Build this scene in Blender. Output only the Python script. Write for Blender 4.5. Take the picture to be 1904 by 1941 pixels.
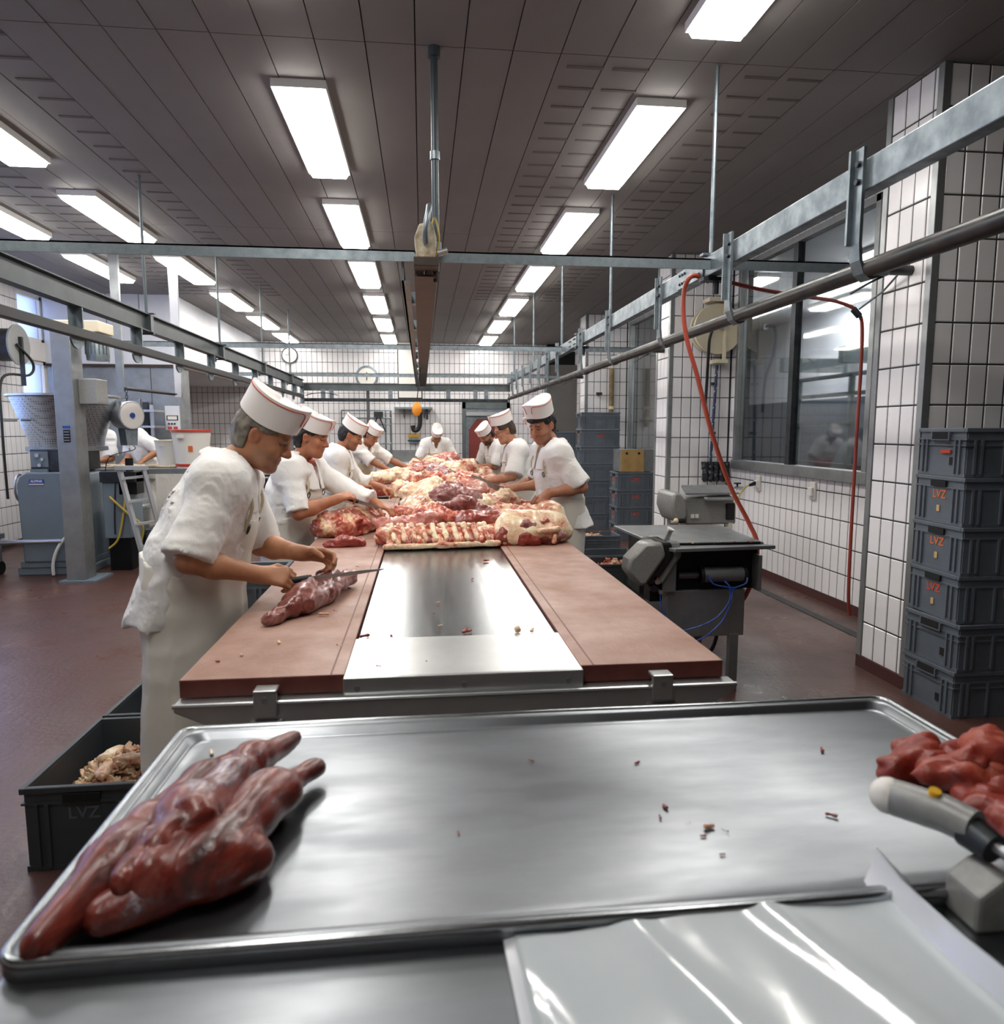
import bpy, math, random
import numpy as np
from mathutils import Vector, Matrix

# ---------------------------------------------------------------- scene, camera, world, exposure
for o in list(bpy.data.objects): bpy.data.objects.remove(o)
S = bpy.context.scene
COL = S.collection
FPX, IW, IH = 1340.0, 1904, 1941
CAM = np.array([0.0, 0.0, 1.5])
PH = math.atan(155.5/FPX); YW = math.atan(152/FPX*math.cos(PH))
cd = bpy.data.cameras.new('camera'); cam = bpy.data.objects.new('camera', cd); COL.objects.link(cam)
cam.location = CAM; cam.rotation_euler = (math.pi/2-PH, 0, -YW)
cd.sensor_fit = 'HORIZONTAL'; cd.sensor_width = 36; cd.lens = FPX/IW*36; cd.clip_start = .02; cd.clip_end = 100
cd.dof.use_dof = True; cd.dof.focus_distance = 4.2; cd.dof.aperture_fstop = 4.5
S.camera = cam
S.view_settings.view_transform = 'Standard'; S.view_settings.look = 'None'
S.view_settings.gamma = 1; S.view_settings.use_curve_mapping = False
S.view_settings.exposure = 0.0
LAMP = 25.0            # brightness of the fluorescent diffusers
HALL_H = 3.425         # ceiling height
w = bpy.data.worlds.new('World'); S.world = w; w.use_nodes = True
bg = w.node_tree.nodes['Background']; bg.inputs[0].default_value = (.42, .55, .95, 1); bg.inputs[1].default_value = 5.0
_F = np.array([math.sin(YW)*math.cos(PH), math.cos(YW)*math.cos(PH), -math.sin(PH)])
_R = np.array([math.cos(YW), -math.sin(YW), 0]); _U = np.cross(_R, _F)
def to_px(p):
    q = np.asarray(p, float)-CAM; z = q@_F
    return (952+FPX*(q@_R)/z, 970.5-FPX*(q@_U)/z, z)
R = math.radians

# ---------------------------------------------------------------- materials
def lin(c):
    if isinstance(c, str):
        c = [int(c[i:i+2], 16)/255 for i in (0, 2, 4)]
        c = [x/12.92 if x <= .04045 else ((x+.055)/1.055)**2.4 for x in c]
    return tuple(c[:3])+(1,)
def nodes(name):
    m = bpy.data.materials.new(name); m.use_nodes = True
    nt = m.node_tree; return m, nt, nt.nodes['Principled BSDF']
def add(nt, t, **kw):
    n = nt.nodes.new(t)
    for k, v in kw.items():
        if k in n.inputs: n.inputs[k].default_value = v
        else: setattr(n, k, v)
    return n
def ramp(nt, fac, stops):
    r = add(nt, 'ShaderNodeValToRGB'); e = r.color_ramp.elements
    while len(e) < len(stops): e.new(.5)
    for el, (p, c) in zip(e, stops): el.position = p; el.color = lin(c)
    nt.links.new(fac, r.inputs[0]); return r
def mat(name, c, rough=.5, metal=0., c2=None, vs=6., amt=(.35, .65), bump=0., bs=40., stretch=None, coat=0., rvar=0., spec=.5, alpha=1., trans=0., sheen=0., ss=0., coords='Object', emis=None, es=0.):
    m, nt, b = nodes(name)
    b.inputs['Base Color'].default_value = lin(c); b.inputs['Roughness'].default_value = rough; b.inputs['Metallic'].default_value = metal
    b.inputs['Coat Weight'].default_value = coat; b.inputs['Coat Roughness'].default_value = .15
    b.inputs['Specular IOR Level'].default_value = spec; b.inputs['Alpha'].default_value = alpha; b.inputs['Transmission Weight'].default_value = trans
    b.inputs['Sheen Weight'].default_value = sheen; b.inputs['Subsurface Weight'].default_value = ss; b.inputs['Subsurface Radius'].default_value = (.02, .008, .005)
    if emis: b.inputs['Emission Color'].default_value = lin(emis); b.inputs['Emission Strength'].default_value = es
    if c2 or bump or rvar:
        tc = add(nt, 'ShaderNodeTexCoord'); vec = tc.outputs[coords]
        if stretch:
            mp = add(nt, 'ShaderNodeMapping'); mp.inputs['Scale'].default_value = stretch; nt.links.new(vec, mp.inputs[0]); vec = mp.outputs[0]
        n = add(nt, 'ShaderNodeTexNoise', Scale=vs, Detail=5., Roughness=.6); nt.links.new(vec, n.inputs['Vector'])
        if c2:
            r = ramp(nt, n.outputs[0], [(amt[0], c), (amt[1], c2)]); nt.links.new(r.outputs[0], b.inputs['Base Color'])
        if rvar:
            mr = add(nt, 'ShaderNodeMapRange'); mr.inputs['To Min'].default_value = max(rough-rvar, .02); mr.inputs['To Max'].default_value = rough+rvar
            mr.inputs['From Min'].default_value = .3; mr.inputs['From Max'].default_value = .7
            nt.links.new(n.outputs[0], mr.inputs[0]); nt.links.new(mr.outputs[0], b.inputs['Roughness'])
        if bump:
            n2 = add(nt, 'ShaderNodeTexNoise', Scale=bs, Detail=4.); nt.links.new(vec, n2.inputs['Vector'])
            bp = add(nt, 'ShaderNodeBump', Strength=bump, Distance=.01); nt.links.new(n2.outputs[0], bp.inputs['Height']); nt.links.new(bp.outputs[0], b.inputs['Normal'])
    return m
M = {}
M['tile'] = mat('glazed_tile', 'e2e1e2', .22, c2='d5d4d8', vs=1.3, spec=.5)
M['grout'] = mat('dark_grout', '2b2f30', .9)
M['floor'] = mat('red_brown_floor', '5a3f38', .33, c2='462f2b', vs=1.1, bump=.25, bs=30, rvar=.14)
M['baseb'] = mat('red_brown_base', '43201d', .45)
M['ceil'] = mat('grey_ceiling_board', '7f7b7a', .75, c2='757271', vs=.9, amt=(.3, .7), bump=.1, bs=120)
M['ceilgap'] = mat('dark_ceiling_gap', '2a2827', .9)
M['ceilline'] = mat('ceiling_cross_line', '5e5856', .8)
M['white'] = mat('white_panel', 'd3d6dc', .35, c2='c9ccd4', vs=2)
M['plain'] = mat('white_plaster', 'd6d3ce', .7)
M['steel'] = mat('brushed_steel', 'a3a8ab', .24, 1., c2='989da0', vs=5, stretch=(10, .6, 1), rvar=.03)
M['tray'] = mat('tray_steel', '83878b', .34, 1., c2='777b80', vs=5, bump=.025, bs=14, stretch=(.8, 3, 1), rvar=.05)
M['steel2'] = mat('dull_steel', '969a9b', .42, .7, c2='86898a', vs=5, rvar=.1)
M['darksteel'] = mat('dark_steel', '4b4f52', .45, .9, c2='3b3f42', vs=8)
M['blacksteel'] = mat('blackened_steel', '1d1f21', .4, .6)
M['satin'] = mat('satin_steel', 'c4c7c7', .33, .88, c2='b8bbbb', vs=6)
M['dkred'] = mat('dark_red_hose', '8c3a2f', .45)
M['galv'] = mat('galvanised_steel', '8b969c', .42, .75, c2='727d84', vs=14, rvar=.1)
M['pipe'] = mat('worn_dark_pipe', '383c3f', .4, .8, c2='4e4c49', vs=9, rvar=.12)
M['beam'] = mat('grey_painted_beam', '656d72', .45, .4, c2='58605f', vs=5)
M['rust'] = mat('brown_beam', '43372f', .55, .3, c2='352b26', vs=6)
M['railb'] = mat('dark_rail_paint', '4b5356', .45, .4, c2='3f4749', vs=5)
M['rod'] = mat('painted_pole', '3c464c', .4, .3)
M['crate'] = mat('grey_crate_plastic', '59616a', .48, c2='4f575f', vs=5)
M['crated'] = mat('dark_crate_plastic', '394045', .5, c2='31373b', vs=5)
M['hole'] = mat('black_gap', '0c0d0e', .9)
M['red'] = mat('red_print', 'c5442c', .6)
M['orange'] = mat('orange_print', 'c8642c', .6)
M['tagtan'] = mat('tan_tag', 'b99a6a', .7)
M['board'] = mat('red_brown_cutting_board', 'aa8a7d', .5, c2='8e6858', vs=4, amt=(.36, .7), bump=.12, bs=90, rvar=.1)
M['boardside'] = mat('board_edge', '6b342b', .5, c2='5d2b24', vs=20)
M['coat'] = mat('white_cotton', 'f0efeb', .85, c2='e8e8e6', vs=6, bump=.75, bs=11, sheen=.2)
M['apron'] = mat('cream_rubber_apron', 'e8e6dc', .55, c2='dfdcd0', vs=4, bump=.25, bs=9)
M['apronb'] = mat('cream_stained_apron', 'e4ddca', .55, c2='d4c6a6', vs=3)
M['cap'] = mat('white_paper_cap', 'f0ece9', .8, bump=.05, bs=30)
M['pip'] = mat('red_piping', 'c9512f', .7)
M['strap'] = mat('cream_strap', 'd8d0b4', .7)
M['blue'] = mat('blue_hose', '3153a8', .4)
M['redhose'] = mat('red_rubber_hose', 'b54f3c', .45)
M['yellow'] = mat('yellow_plastic', 'd8a520', .4)
M['orangep'] = mat('orange_plastic', 'e2932a', .4)
M['ycable'] = mat('yellow_cable', 'b9a347', .5)
M['cream'] = mat('cream_enamel', 'c9bfa6', .4)
M['greyp'] = mat('grey_blue_enamel', '6f7c87', .42, c2='66737e', vs=2)
M['greym'] = mat('grey_hammer_paint', '8f908e', .4, c2='848583', vs=60, metal=.2)
M['black'] = mat('black_rubber', '111214', .5)
M['dblue'] = mat('dark_blue_tube', '26375c', .45)
M['bone'] = mat('bone', 'd9c9a8', .5)
M['wood'] = mat('tan_board', 'a98a56', .7, c2='947646', vs=6)
M['bluep'] = mat('blue_plate', '25459a', .4)
M['whitep'] = mat('white_plastic', 'dedcd6', .4)
M['redp'] = mat('red_plastic', 'b8402e', .4)
M['reddoor'] = mat('red_door', '7d352f', .4, c2='73302b', vs=3)
M['greydoor'] = mat('grey_door_panel', '62625f', .55, c2='5b5b58', vs=2)
M['glass'] = mat('window_glass', (.75, .82, .86), .03, trans=1., spec=.5); M['glass'].node_tree.nodes['Principled BSDF'].inputs['IOR'].default_value = 1.45
M['frost'] = mat('bright_window_pane', (.85, .9, 1.), .5, trans=.9)
M['diff'] = mat('lamp_diffuser', 'ffffff', .4, emis='fffaf3', es=LAMP)
M['housing'] = mat('lamp_housing', 'd8d8d6', .5)
M['alu'] = mat('aluminium', 'b9bcbf', .35, .9)
M['ladder'] = mat('ladder_aluminium', 'b4b8bd', .4, .5)
M['poly'] = mat('clear_white_polythene', 'd2dade', .1, trans=.15, c2='c8d1d6', vs=4, coat=.6, bump=.22, bs=7)
M['poly2'] = mat('milky_polythene', 'dfe3ea', .22, trans=.12)
M['dough'] = mat('pale_mass', 'cdbfa2', .6, c2='b59f80', vs=14, bump=.4, bs=50)

def meatmat(name, stops, scale=7., fine=38., rough=.32, coat=.35, stretch=(1, 1, 1)):
    m, nt, b = nodes(name)
    tc = add(nt, 'ShaderNodeTexCoord'); oi = add(nt, 'ShaderNodeObjectInfo')
    ad = add(nt, 'ShaderNodeVectorMath', operation='ADD'); mu = add(nt, 'ShaderNodeMath', operation='MULTIPLY'); mu.inputs[1].default_value = 37.
    nt.links.new(oi.outputs['Random'], mu.inputs[0]); nt.links.new(tc.outputs['Object'], ad.inputs[0]); nt.links.new(mu.outputs[0], ad.inputs[1])
    mp = add(nt, 'ShaderNodeMapping'); mp.inputs['Scale'].default_value = stretch; nt.links.new(ad.outputs[0], mp.inputs[0])
    n1 = add(nt, 'ShaderNodeTexNoise', Scale=scale, Detail=6., Roughness=.62, Distortion=.9); nt.links.new(mp.outputs[0], n1.inputs['Vector'])
    n2 = add(nt, 'ShaderNodeTexNoise', Scale=fine, Detail=4., Distortion=1.5); nt.links.new(mp.outputs[0], n2.inputs['Vector'])
    mx = add(nt, 'ShaderNodeMath', operation='MULTIPLY_ADD'); mx.inputs[1].default_value = .28
    sb = add(nt, 'ShaderNodeMath', operation='SUBTRACT'); sb.inputs[1].default_value = .14
    nt.links.new(n2.outputs[0], mx.inputs[0]); nt.links.new(n1.outputs[0], mx.inputs[2]); nt.links.new(mx.outputs[0], sb.inputs[0])
    r = ramp(nt, sb.outputs[0], stops); nt.links.new(r.outputs[0], b.inputs['Base Color'])
    b.inputs['Roughness'].default_value = rough; b.inputs['Coat Weight'].default_value = coat; b.inputs['Coat Roughness'].default_value = .2
    b.inputs['Subsurface Weight'].default_value = .04; b.inputs['Subsurface Radius'].default_value = (.02, .006, .004); b.inputs['Subsurface Scale'].default_value = .2
    bp = add(nt, 'ShaderNodeBump', Strength=.35, Distance=.006); nt.links.new(n2.outputs[0], bp.inputs['Height']); nt.links.new(bp.outputs[0], b.inputs['Normal'])
    return m
M['shank'] = meatmat('shank_with_silver_skin', [(.32, '34100c'), (.46, '5f1f17'), (.56, '7f2f22'), (.62, '6f4a4a'), (.68, 'a3959f'), (.8, 'd4ccd2')], 7, 50, .36, .25, (1.3, .3, 1.3))
M['lean'] = meatmat('dark_lean_meat', [(.3, '5a1f18'), (.44, '863228'), (.56, '94402f'), (.66, 'b56a58'), (.76, 'cbb0a2')], 5, 45)
M['bright'] = meatmat('bright_red_meat', [(.3, '5c1710'), (.48, '82291c'), (.6, '963a29'), (.72, 'ab5a46'), (.85, 'cfa090')], 6, 40, .45, .1)
M['membr'] = meatmat('meat_with_silver_membrane', [(.3, '55211c'), (.45, '84443c'), (.54, 'a2736d'), (.63, 'c0aaad'), (.78, 'dfd2ca')], 5, 30)
M['fat'] = meatmat('fatty_pork', [(.28, '8f3a2c'), (.38, 'c0705a'), (.47, 'dcb292'), (.58, 'ecd9b4'), (.75, 'f0e4c8')], 7, 36)
M['fatred'] = meatmat('red_and_fat_pork', [(.3, '8a2c1f'), (.43, 'b04a36'), (.52, 'cd7f66'), (.6, 'e6caa2'), (.75, 'efe0c0')], 9, 42)
M['pink'] = meatmat('pink_pork', [(.3, '93463c'), (.46, 'b5685a'), (.58, 'c88678'), (.7, 'e0c4b4')], 6, 40)
M['trim'] = meatmat('pale_trimmings', [(.3, 'a85f48'), (.44, 'd2a283'), (.56, 'e3c9a6'), (.7, 'eadcc0')], 14, 60)
M['ground'] = meatmat('coarse_dark_mince', [(.3, '5e1a14'), (.5, '93332a'), (.7, 'b65a4a')], 30, 90)

# ---------------------------------------------------------------- mesh helpers
def finish(name, V, F, m, parent=None, smooth=None, bevel=0., loc=None, props=None):
    me = bpy.data.meshes.new(name); me.from_pydata([tuple(map(float, v)) for v in V], [], [tuple(f) for f in F]); me.update()
    o = bpy.data.objects.new(name, me); COL.objects.link(o)
    if m: me.materials.append(M[m] if isinstance(m, str) else m)
    if smooth is not None:
        me.shade_smooth()
        if smooth: me.set_sharp_from_angle(angle=R(smooth))
    if bevel:
        bv = o.modifiers.new('b', 'BEVEL'); bv.width = bevel; bv.segments = 2; bv.limit_method = 'ANGLE'; bv.angle_limit = R(40)
    if parent: o.parent = parent
    if loc: o.location = loc
    for k, v in (props or {}).items(): o[k] = v
    return o
def frame(d):
    d = Vector(d).normalized(); a = Vector((0, 0, 1)) if abs(d.z) < .95 else Vector((1, 0, 0))
    x = d.cross(a).normalized(); return x, x.cross(d).normalized()*-1, d
class G:
    def __init__(s): s.v = []; s.f = []
    def raw(s, V, F):
        n = len(s.v); s.v += [tuple(v) for v in V]; s.f += [tuple(i+n for i in f) for f in F]; return s
    def box(s, x0, x1, y0, y1, z0, z1):
        return s.raw([(x, y, z) for x in (x0, x1) for y in (y0, y1) for z in (z0, z1)],
                     [(0, 1, 3, 2), (4, 6, 7, 5), (0, 4, 5, 1), (2, 3, 7, 6), (0, 2, 6, 4), (1, 5, 7, 3)])
    def obox(s, c, ax, ay, az):
        c, ax, ay, az = map(Vector, (c, ax, ay, az))
        return s.raw([c+ax*i+ay*j+az*k for i in (-1, 1) for j in (-1, 1) for k in (-1, 1)],
                     [(0, 1, 3, 2), (4, 6, 7, 5), (0, 4, 5, 1), (2, 3, 7, 6), (0, 2, 6, 4), (1, 5, 7, 3)])
    def bar(s, p0, p1, w, h, up=(0, 0, 1)):
        p0, p1 = Vector(p0), Vector(p1); d = (p1-p0); x = d.cross(Vector(up)).normalized(); u = x.cross(d).normalized()
        return s.obox((p0+p1)/2, x*w/2, d/2, u*h/2)
    def cyl(s, p0, p1, r0, r1=None, n=14, caps=True):
        r1 = r0 if r1 is None else r1
        return s.tube([p0, p1], [r0, r1], n, caps)
    def tube(s, P, r, n=10, caps=True):
        P = [Vector(p) for p in P]; rs = r if hasattr(r, '__len__') else [r]*len(P)
        V = []; prev = None
        for i, p in enumerate(P):
            d = (P[min(i+1, len(P)-1)]-P[max(i-1, 0)]).normalized()
            if prev is None: x, y, _ = frame(d)
            else:
                x = (prev-d*prev.dot(d)).normalized(); y = d.cross(x)
            prev = x; y = d.cross(x)
            V += [p+(x*math.cos(2*math.pi*k/n)+y*math.sin(2*math.pi*k/n))*rs[i] for k in range(n)]
        F = [(i*n+k, i*n+(k+1) % n, (i+1)*n+(k+1) % n, (i+1)*n+k) for i in range(len(P)-1) for k in range(n)]
        if caps: F += [tuple(range(n-1, -1, -1)), tuple((len(P)-1)*n+k for k in range(n))]
        return s.raw(V, F)
    def lathe(s, prof, c=(0, 0, 0), n=28, axis=(0, 0, 1), sx=1., sy=1.):
        x, y, d = (Vector((1, 0, 0)), Vector((0, 1, 0)), Vector((0, 0, 1))) if tuple(axis) == (0, 0, 1) else frame(axis)
        if tuple(axis) != (0, 0, 1): y = d.cross(x)
        c = Vector(c)
        V = [c+x*(r*sx*math.cos(2*math.pi*k/n))+y*(r*sy*math.sin(2*math.pi*k/n))+d*z for r, z in prof for k in range(n)]
        F = [(i*n+k, i*n+(k+1) % n, (i+1)*n+(k+1) % n, (i+1)*n+k) for i in range(len(prof)-1) for k in range(n)]
        F += [tuple(range(n-1, -1, -1)), tuple((len(prof)-1)*n+k for k in range(n))]
        return s.raw(V, F)
    def prism(s, poly, o, u, v, w):
        o, u, v, w = map(Vector, (o, u, v, w)); n = len(poly)
        V = [o+u*a+v*b for a, b in poly]+[o+u*a+v*b+w for a, b in poly]
        return s.raw(V, [tuple(range(n-1, -1, -1)), tuple(range(n, 2*n))]+[(i, (i+1) % n, n+(i+1) % n, n+i) for i in range(n)])
    def sphere(s, c, r, nu=16, nv=10):
        r = r if hasattr(r, '__len__') else (r, r, r); c = Vector(c)
        V = [c+Vector((r[0]*math.sin(math.pi*j/nv)*math.cos(2*math.pi*i/nu), r[1]*math.sin(math.pi*j/nv)*math.sin(2*math.pi*i/nu), r[2]*math.cos(math.pi*j/nv))) for j in range(1, nv) for i in range(nu)]
        V += [c+Vector((0, 0, r[2])), c-Vector((0, 0, r[2]))]; m = (nv-1)*nu
        F = [(j*nu+i, (j+1)*nu+i, (j+1)*nu+(i+1) % nu, j*nu+(i+1) % nu) for j in range(nv-2) for i in range(nu)]
        F += [(m, i, (i+1) % nu) for i in range(nu)]+[(m+1, (nv-2)*nu+(i+1) % nu, (nv-2)*nu+i) for i in range(nu)]
        return s.raw(V, F)
    def obj(s, name, m, parent=None, smooth=None, bevel=0., loc=None, **props):
        return finish(name, s.v, s.f, m, parent, smooth, bevel, loc, props)
def curve(P, n=8):
    P = [Vector(p) for p in P]; Q = []
    for i in range(len(P)-1):
        a, b, c, d = P[max(i-1, 0)], P[i], P[i+1], P[min(i+2, len(P)-1)]
        for k in range(n):
            t = k/n; Q.append(.5*((2*b)+(c-a)*t+(2*a-5*b+4*c-d)*t*t+(3*b-a-3*c+d)*t**3))
    return Q+[P[-1]]
def thing(name, label, cat, loc=(0, 0, 0), rz=0., group=None):
    o = bpy.data.objects.new(name, None); COL.objects.link(o); o.empty_display_size = .1
    o.location = loc; o.rotation_euler = (0, 0, rz); o['label'] = label; o['category'] = cat
    if group: o['group'] = group
    return o
def tag(o, label, cat, group=None):
    o['label'] = label; o['category'] = cat
    if group: o['group'] = group
    return o
def struct(o, label=None, cat=None):
    o['kind'] = 'structure'
    if label: o['label'] = label
    if cat: o['category'] = cat
    return o
def sempty(name, label, cat):
    return struct(thing(name, label, cat))
def copy_tree(o, parent=None):
    c = o.copy(); COL.objects.link(c); c.parent = parent
    for ch in o.children: copy_tree(ch, c)
    return c
def lettering(name, txt, m, parent, loc, rot, size, ex=.0008, align='CENTER'):
    cu = bpy.data.curves.new(name, 'FONT'); cu.body = txt; cu.size = size; cu.extrude = ex; cu.align_x = align; cu.align_y = 'CENTER'; cu.offset = size*.018
    t = bpy.data.objects.new(name+'_t', cu); COL.objects.link(t)
    me = bpy.data.meshes.new_from_object(t.evaluated_get(bpy.context.evaluated_depsgraph_get())) if False else t.to_mesh().copy()
    bpy.data.objects.remove(t)
    o = bpy.data.objects.new(name, me); COL.objects.link(o); me.materials.clear(); me.materials.append(M[m])
    o.parent = parent; o.location = loc; o.rotation_euler = rot
    return o
ORD = ['first', 'second', 'third', 'fourth', 'fifth', 'sixth', 'seventh', 'eighth', 'ninth', 'tenth', 'eleventh', 'twelfth']
# ================================================================= the hall: floor, ceiling, walls
def tile_mesh(w, h, t):
    b = .004
    V = [(0, 0, 0), (w, 0, 0), (w, 0, h), (0, 0, h), (b, -t, b), (w-b, -t, b), (w-b, -t, h-b), (b, -t, h-b)]
    F = [(4, 5, 6, 7), (0, 1, 5, 4), (1, 2, 6, 5), (2, 3, 7, 6), (3, 0, 4, 7)]
    return V, F
TP, TH, TG = .112, .224, .0085      # tile pitch and joint
_tm = {}
def tile_face(parent, O, U, L, z0, z1, holes=(), nmax=300, zoff=.07):
    """upright glazed tiles on a wall face starting at O running along unit U for L metres"""
    O, U = Vector(O), Vector(U); N = U.cross(Vector((0, 0, 1)))
    rot = Matrix((U, -N, Vector((0, 0, 1)))).transposed().to_4x4()
    cells = []
    nu = int(math.ceil(L/TP)); nv = int(math.ceil((z1-zoff)/TH))
    for j in range(nv):
        for i in range(nu):
            u0, u1 = i*TP, min((i+1)*TP, L); a0, a1 = zoff+j*TH, min(zoff+(j+1)*TH, z1)
            if a1 <= z0+.02: continue
            a0 = max(a0, z0)
            rects = [(u0, u1, a0, a1)]
            for (h0, h1, g0, g1) in holes:
                nr = []
                for (p, q, r_, s_) in rects:
                    if q <= h0+.001 or p >= h1-.001 or s_ <= g0+.001 or r_ >= g1-.001: nr.append((p, q, r_, s_)); continue
                    if p < h0: nr.append((p, h0, r_, s_))
                    if q > h1: nr.append((h1, q, r_, s_))
                    pp, qq = max(p, h0), min(q, h1)
                    if r_ < g0: nr.append((pp, qq, r_, g0))
                    if s_ > g1: nr.append((pp, qq, g1, s_))
                rects = nr
            for rc in rects:
                if rc[1]-rc[0] > .02 and rc[3]-rc[2] > .02: cells.append(rc)
    sc = []
    for rc in cells:
        c = O+U*((rc[0]+rc[1])/2); x, y, z = to_px((c.x, c.y, (rc[2]+rc[3])/2))
        vis = z > .3 and -30 < x < IW+30 and -30 < y < IH+30
        sc.append((-(rc[1]-rc[0])*(rc[3]-rc[2])/max(z, .3)**2 if vis else 1, rc))
    sc.sort(key=lambda a: a[0])
    rest = G()
    for n, (s_, (u0, u1, a0, a1)) in enumerate(sc):
        w, h = round(u1-u0-TG, 4), round(a1-a0-TG, 4)
        if w <= .01 or h <= .01: continue
        p = O+U*(u0+TG/2)+Vector((0, 0, a0+TG/2))
        if s_ < 0 and n < nmax:
            if (w, h) not in _tm:
                V, F = tile_mesh(w, h, .004); me = bpy.data.meshes.new('tile'); me.from_pydata(V, [], F); me.materials.append(M['tile']); _tm[(w, h)] = me
            o = bpy.data.objects.new('tile', _tm[(w, h)]); COL.objects.link(o); o.matrix_world = Matrix.Translation(p) @ rot; o.parent = parent
        else:
            V, F = tile_mesh(w, h, .004)
            rest.raw([p+(rot @ Vector(v)) for v in V], F)
    if rest.f: rest.obj('tiles', 'tile', parent, kind='stuff')

CH = HALL_H
LX, RX, BY, FY = -5.3, 3.49, 16.2, -2.5
struct(G().box(LX-.3, RX+4, FY-.3, BY+.3, -.2, 0).obj('floor', 'floor'), 'smooth red-brown floor of the cutting hall', 'floor')
# drain strip along the right wall
struct(G().box(3.12, 3.2, 4.3, 11.8, -.02, .004).obj('trim_1', 'darksteel'), 'grey drain strip in the floor below the window', 'drain')
# ceiling of long boards
ce = struct(G().box(LX-.3, RX+4, FY-.3, BY+.3, CH+.03, CH+.2).obj('ceiling', 'ceilgap'), 'grey suspended ceiling of long boards', 'ceiling')
_bm = {}
x = -5.235; i = 0
ys = [FY, .4, 3.83, 7.26, 10.7, 14.1, BY]
while x < RX+.02:
    for a, b in zip(ys[:-1], ys[1:]):
        L = b-a-.006
        k = round(L, 3)
        if k not in _bm:
            g = G().box(0, .243, 0, L, 0, .03); me = bpy.data.meshes.new('ceiling_board'); me.from_pydata(g.v, [], g.f); me.materials.append(M['ceil']); _bm[k] = me
        o = bpy.data.objects.new('ceiling_board', _bm[k]); COL.objects.link(o); o.location = (x, a, CH-(.0015 if i % 2 else 0)); o.parent = ce
    x += .249; i += 1
# short thin cross strips, darker than the ceiling boards, between the lamp rows
sl = bpy.data.meshes.new('ceiling_cross_line'); g = G().box(-.1, .1, -.012, .012, -.004, .002); sl.from_pydata(g.v, [], g.f); sl.materials.append(M['ceilline'])
for bx in (-3.36, -3.11, -2.11, .88, 1.13, 1.87, 2.12):
    for k in range(30):
        o = bpy.data.objects.new('ceiling_cross_line', sl); COL.objects.link(o); o.location = (bx+.012, 3.95+k*.235, CH-.001); o.parent = ce

# back wall
bw = struct(G().box(LX, RX+.4, BY, BY+.2, 0, CH).obj('wall_back', 'grout'), 'white tiled wall at the far end of the hall', 'wall')
tile_face(bw, (LX, BY, 0), (1, 0, 0), RX-LX, 0, CH, holes=[(5.3+.92, 5.3+2.0, 0, 2.12), (5.3+2.85, 8.8, 0, CH), (5.3-.52, 5.3+.02, 2.2, CH)])
G().box(-.5, 0, BY-.05, BY+.02, 2.22, CH).obj('plaster_pier', 'plain', bw)
# far door: grey frame, red leaf with cut corners
d1 = sempty('door_1', 'dark red door leaf in a grey frame on the far wall', 'door')
G().box(.92, .99, BY-.06, BY+.02, 0, 2.12).box(1.93, 2.0, BY-.06, BY+.02, 0, 2.12).box(.92, 2.0, BY-.06, BY+.02, 1.98, 2.12).obj('door_frame', 'beam', d1)
G().box(.99, 1.93, BY-.03, BY+.02, 0, 1.98).obj('door_leaf', 'galv', d1)
G().prism([(0, .05), (.80, .05), (.80, 1.5), (.62, 1.75), (.18, 1.75), (0, 1.5)], (1.06, BY-.045, 0), (1, 0, 0), (0, 0, 1), (0, .02, 0)).obj('red_panel', 'reddoor', d1)
G().box(1.0, 1.92, BY-.12, BY-.03, 1.82, 1.9).obj('door_rail', 'alu', d1)
# grey sliding door at the right end and a black sheet for the dark gap above it
d2 = sempty('door_2', 'tall plain grey sliding door in the far right corner', 'door')
G().box(2.86, RX, BY-.35, BY-.25, 0, 2.95).obj('door_leaf', 'greydoor', d2, bevel=.01)
G().box(2.8, 2.86, BY-.36, BY+.02, 0, 2.95).obj('door_jamb', 'beam', d2)
G().cyl((3.05, BY-.37, 1.35), (3.05, BY-.37, 1.5), .015).obj('door_handle', 'black', d2)
G().box(2.86, RX, BY-.12, BY-.1, 2.95, CH).obj('black_recess_sheet', 'hole', bw)  # black sheet, the darkness of the gap is put into its colour

# right wall with two windows and three tiled piers
WZ0, WZ1 = 1.14, 3.28
wins = [(5.2, 7.62), (8.9, 11.75)]
def wall_x(name, X, t, segs, m, z1=CH):
    g = G()
    for (a, b, c, d) in segs: g.box(min(X, X+t), max(X, X+t), a, b, c, d)
    return g.obj(name, m)
segs = [(FY, 5.2, 0, CH), (5.2, 7.62, 0, WZ0), (5.2, 7.62, WZ1, CH), (7.62, 8.9, 0, CH), (8.9, 11.75, 0, WZ0), (8.9, 11.75, WZ1, CH), (11.75, BY, 0, CH)]
wr = struct(wall_x('wall_right', RX, .15, segs, 'grout'), 'white tiled right-hand wall with big windows', 'wall')
tile_face(wr, (RX, 7.78, 0), (0, -1, 0), 3.7, 0, CH, holes=[(7.78-7.62, 7.78-5.2, WZ0, WZ1)])
tile_face(wr, (RX, 11.9, 0), (0, -1, 0), 3.7, 0, CH, holes=[(11.9-11.75, 11.9-8.9, WZ0, WZ1)], nmax=100)
tile_face(wr, (RX, BY, 0), (0, -1, 0), 3.9, 0, CH, nmax=60)
struct(G().box(RX-.012, RX+.01, 4.1, BY, 0, .07).obj('baseboard_right', 'baseb'), 'red-brown skirting along the right wall', 'skirting')
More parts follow.
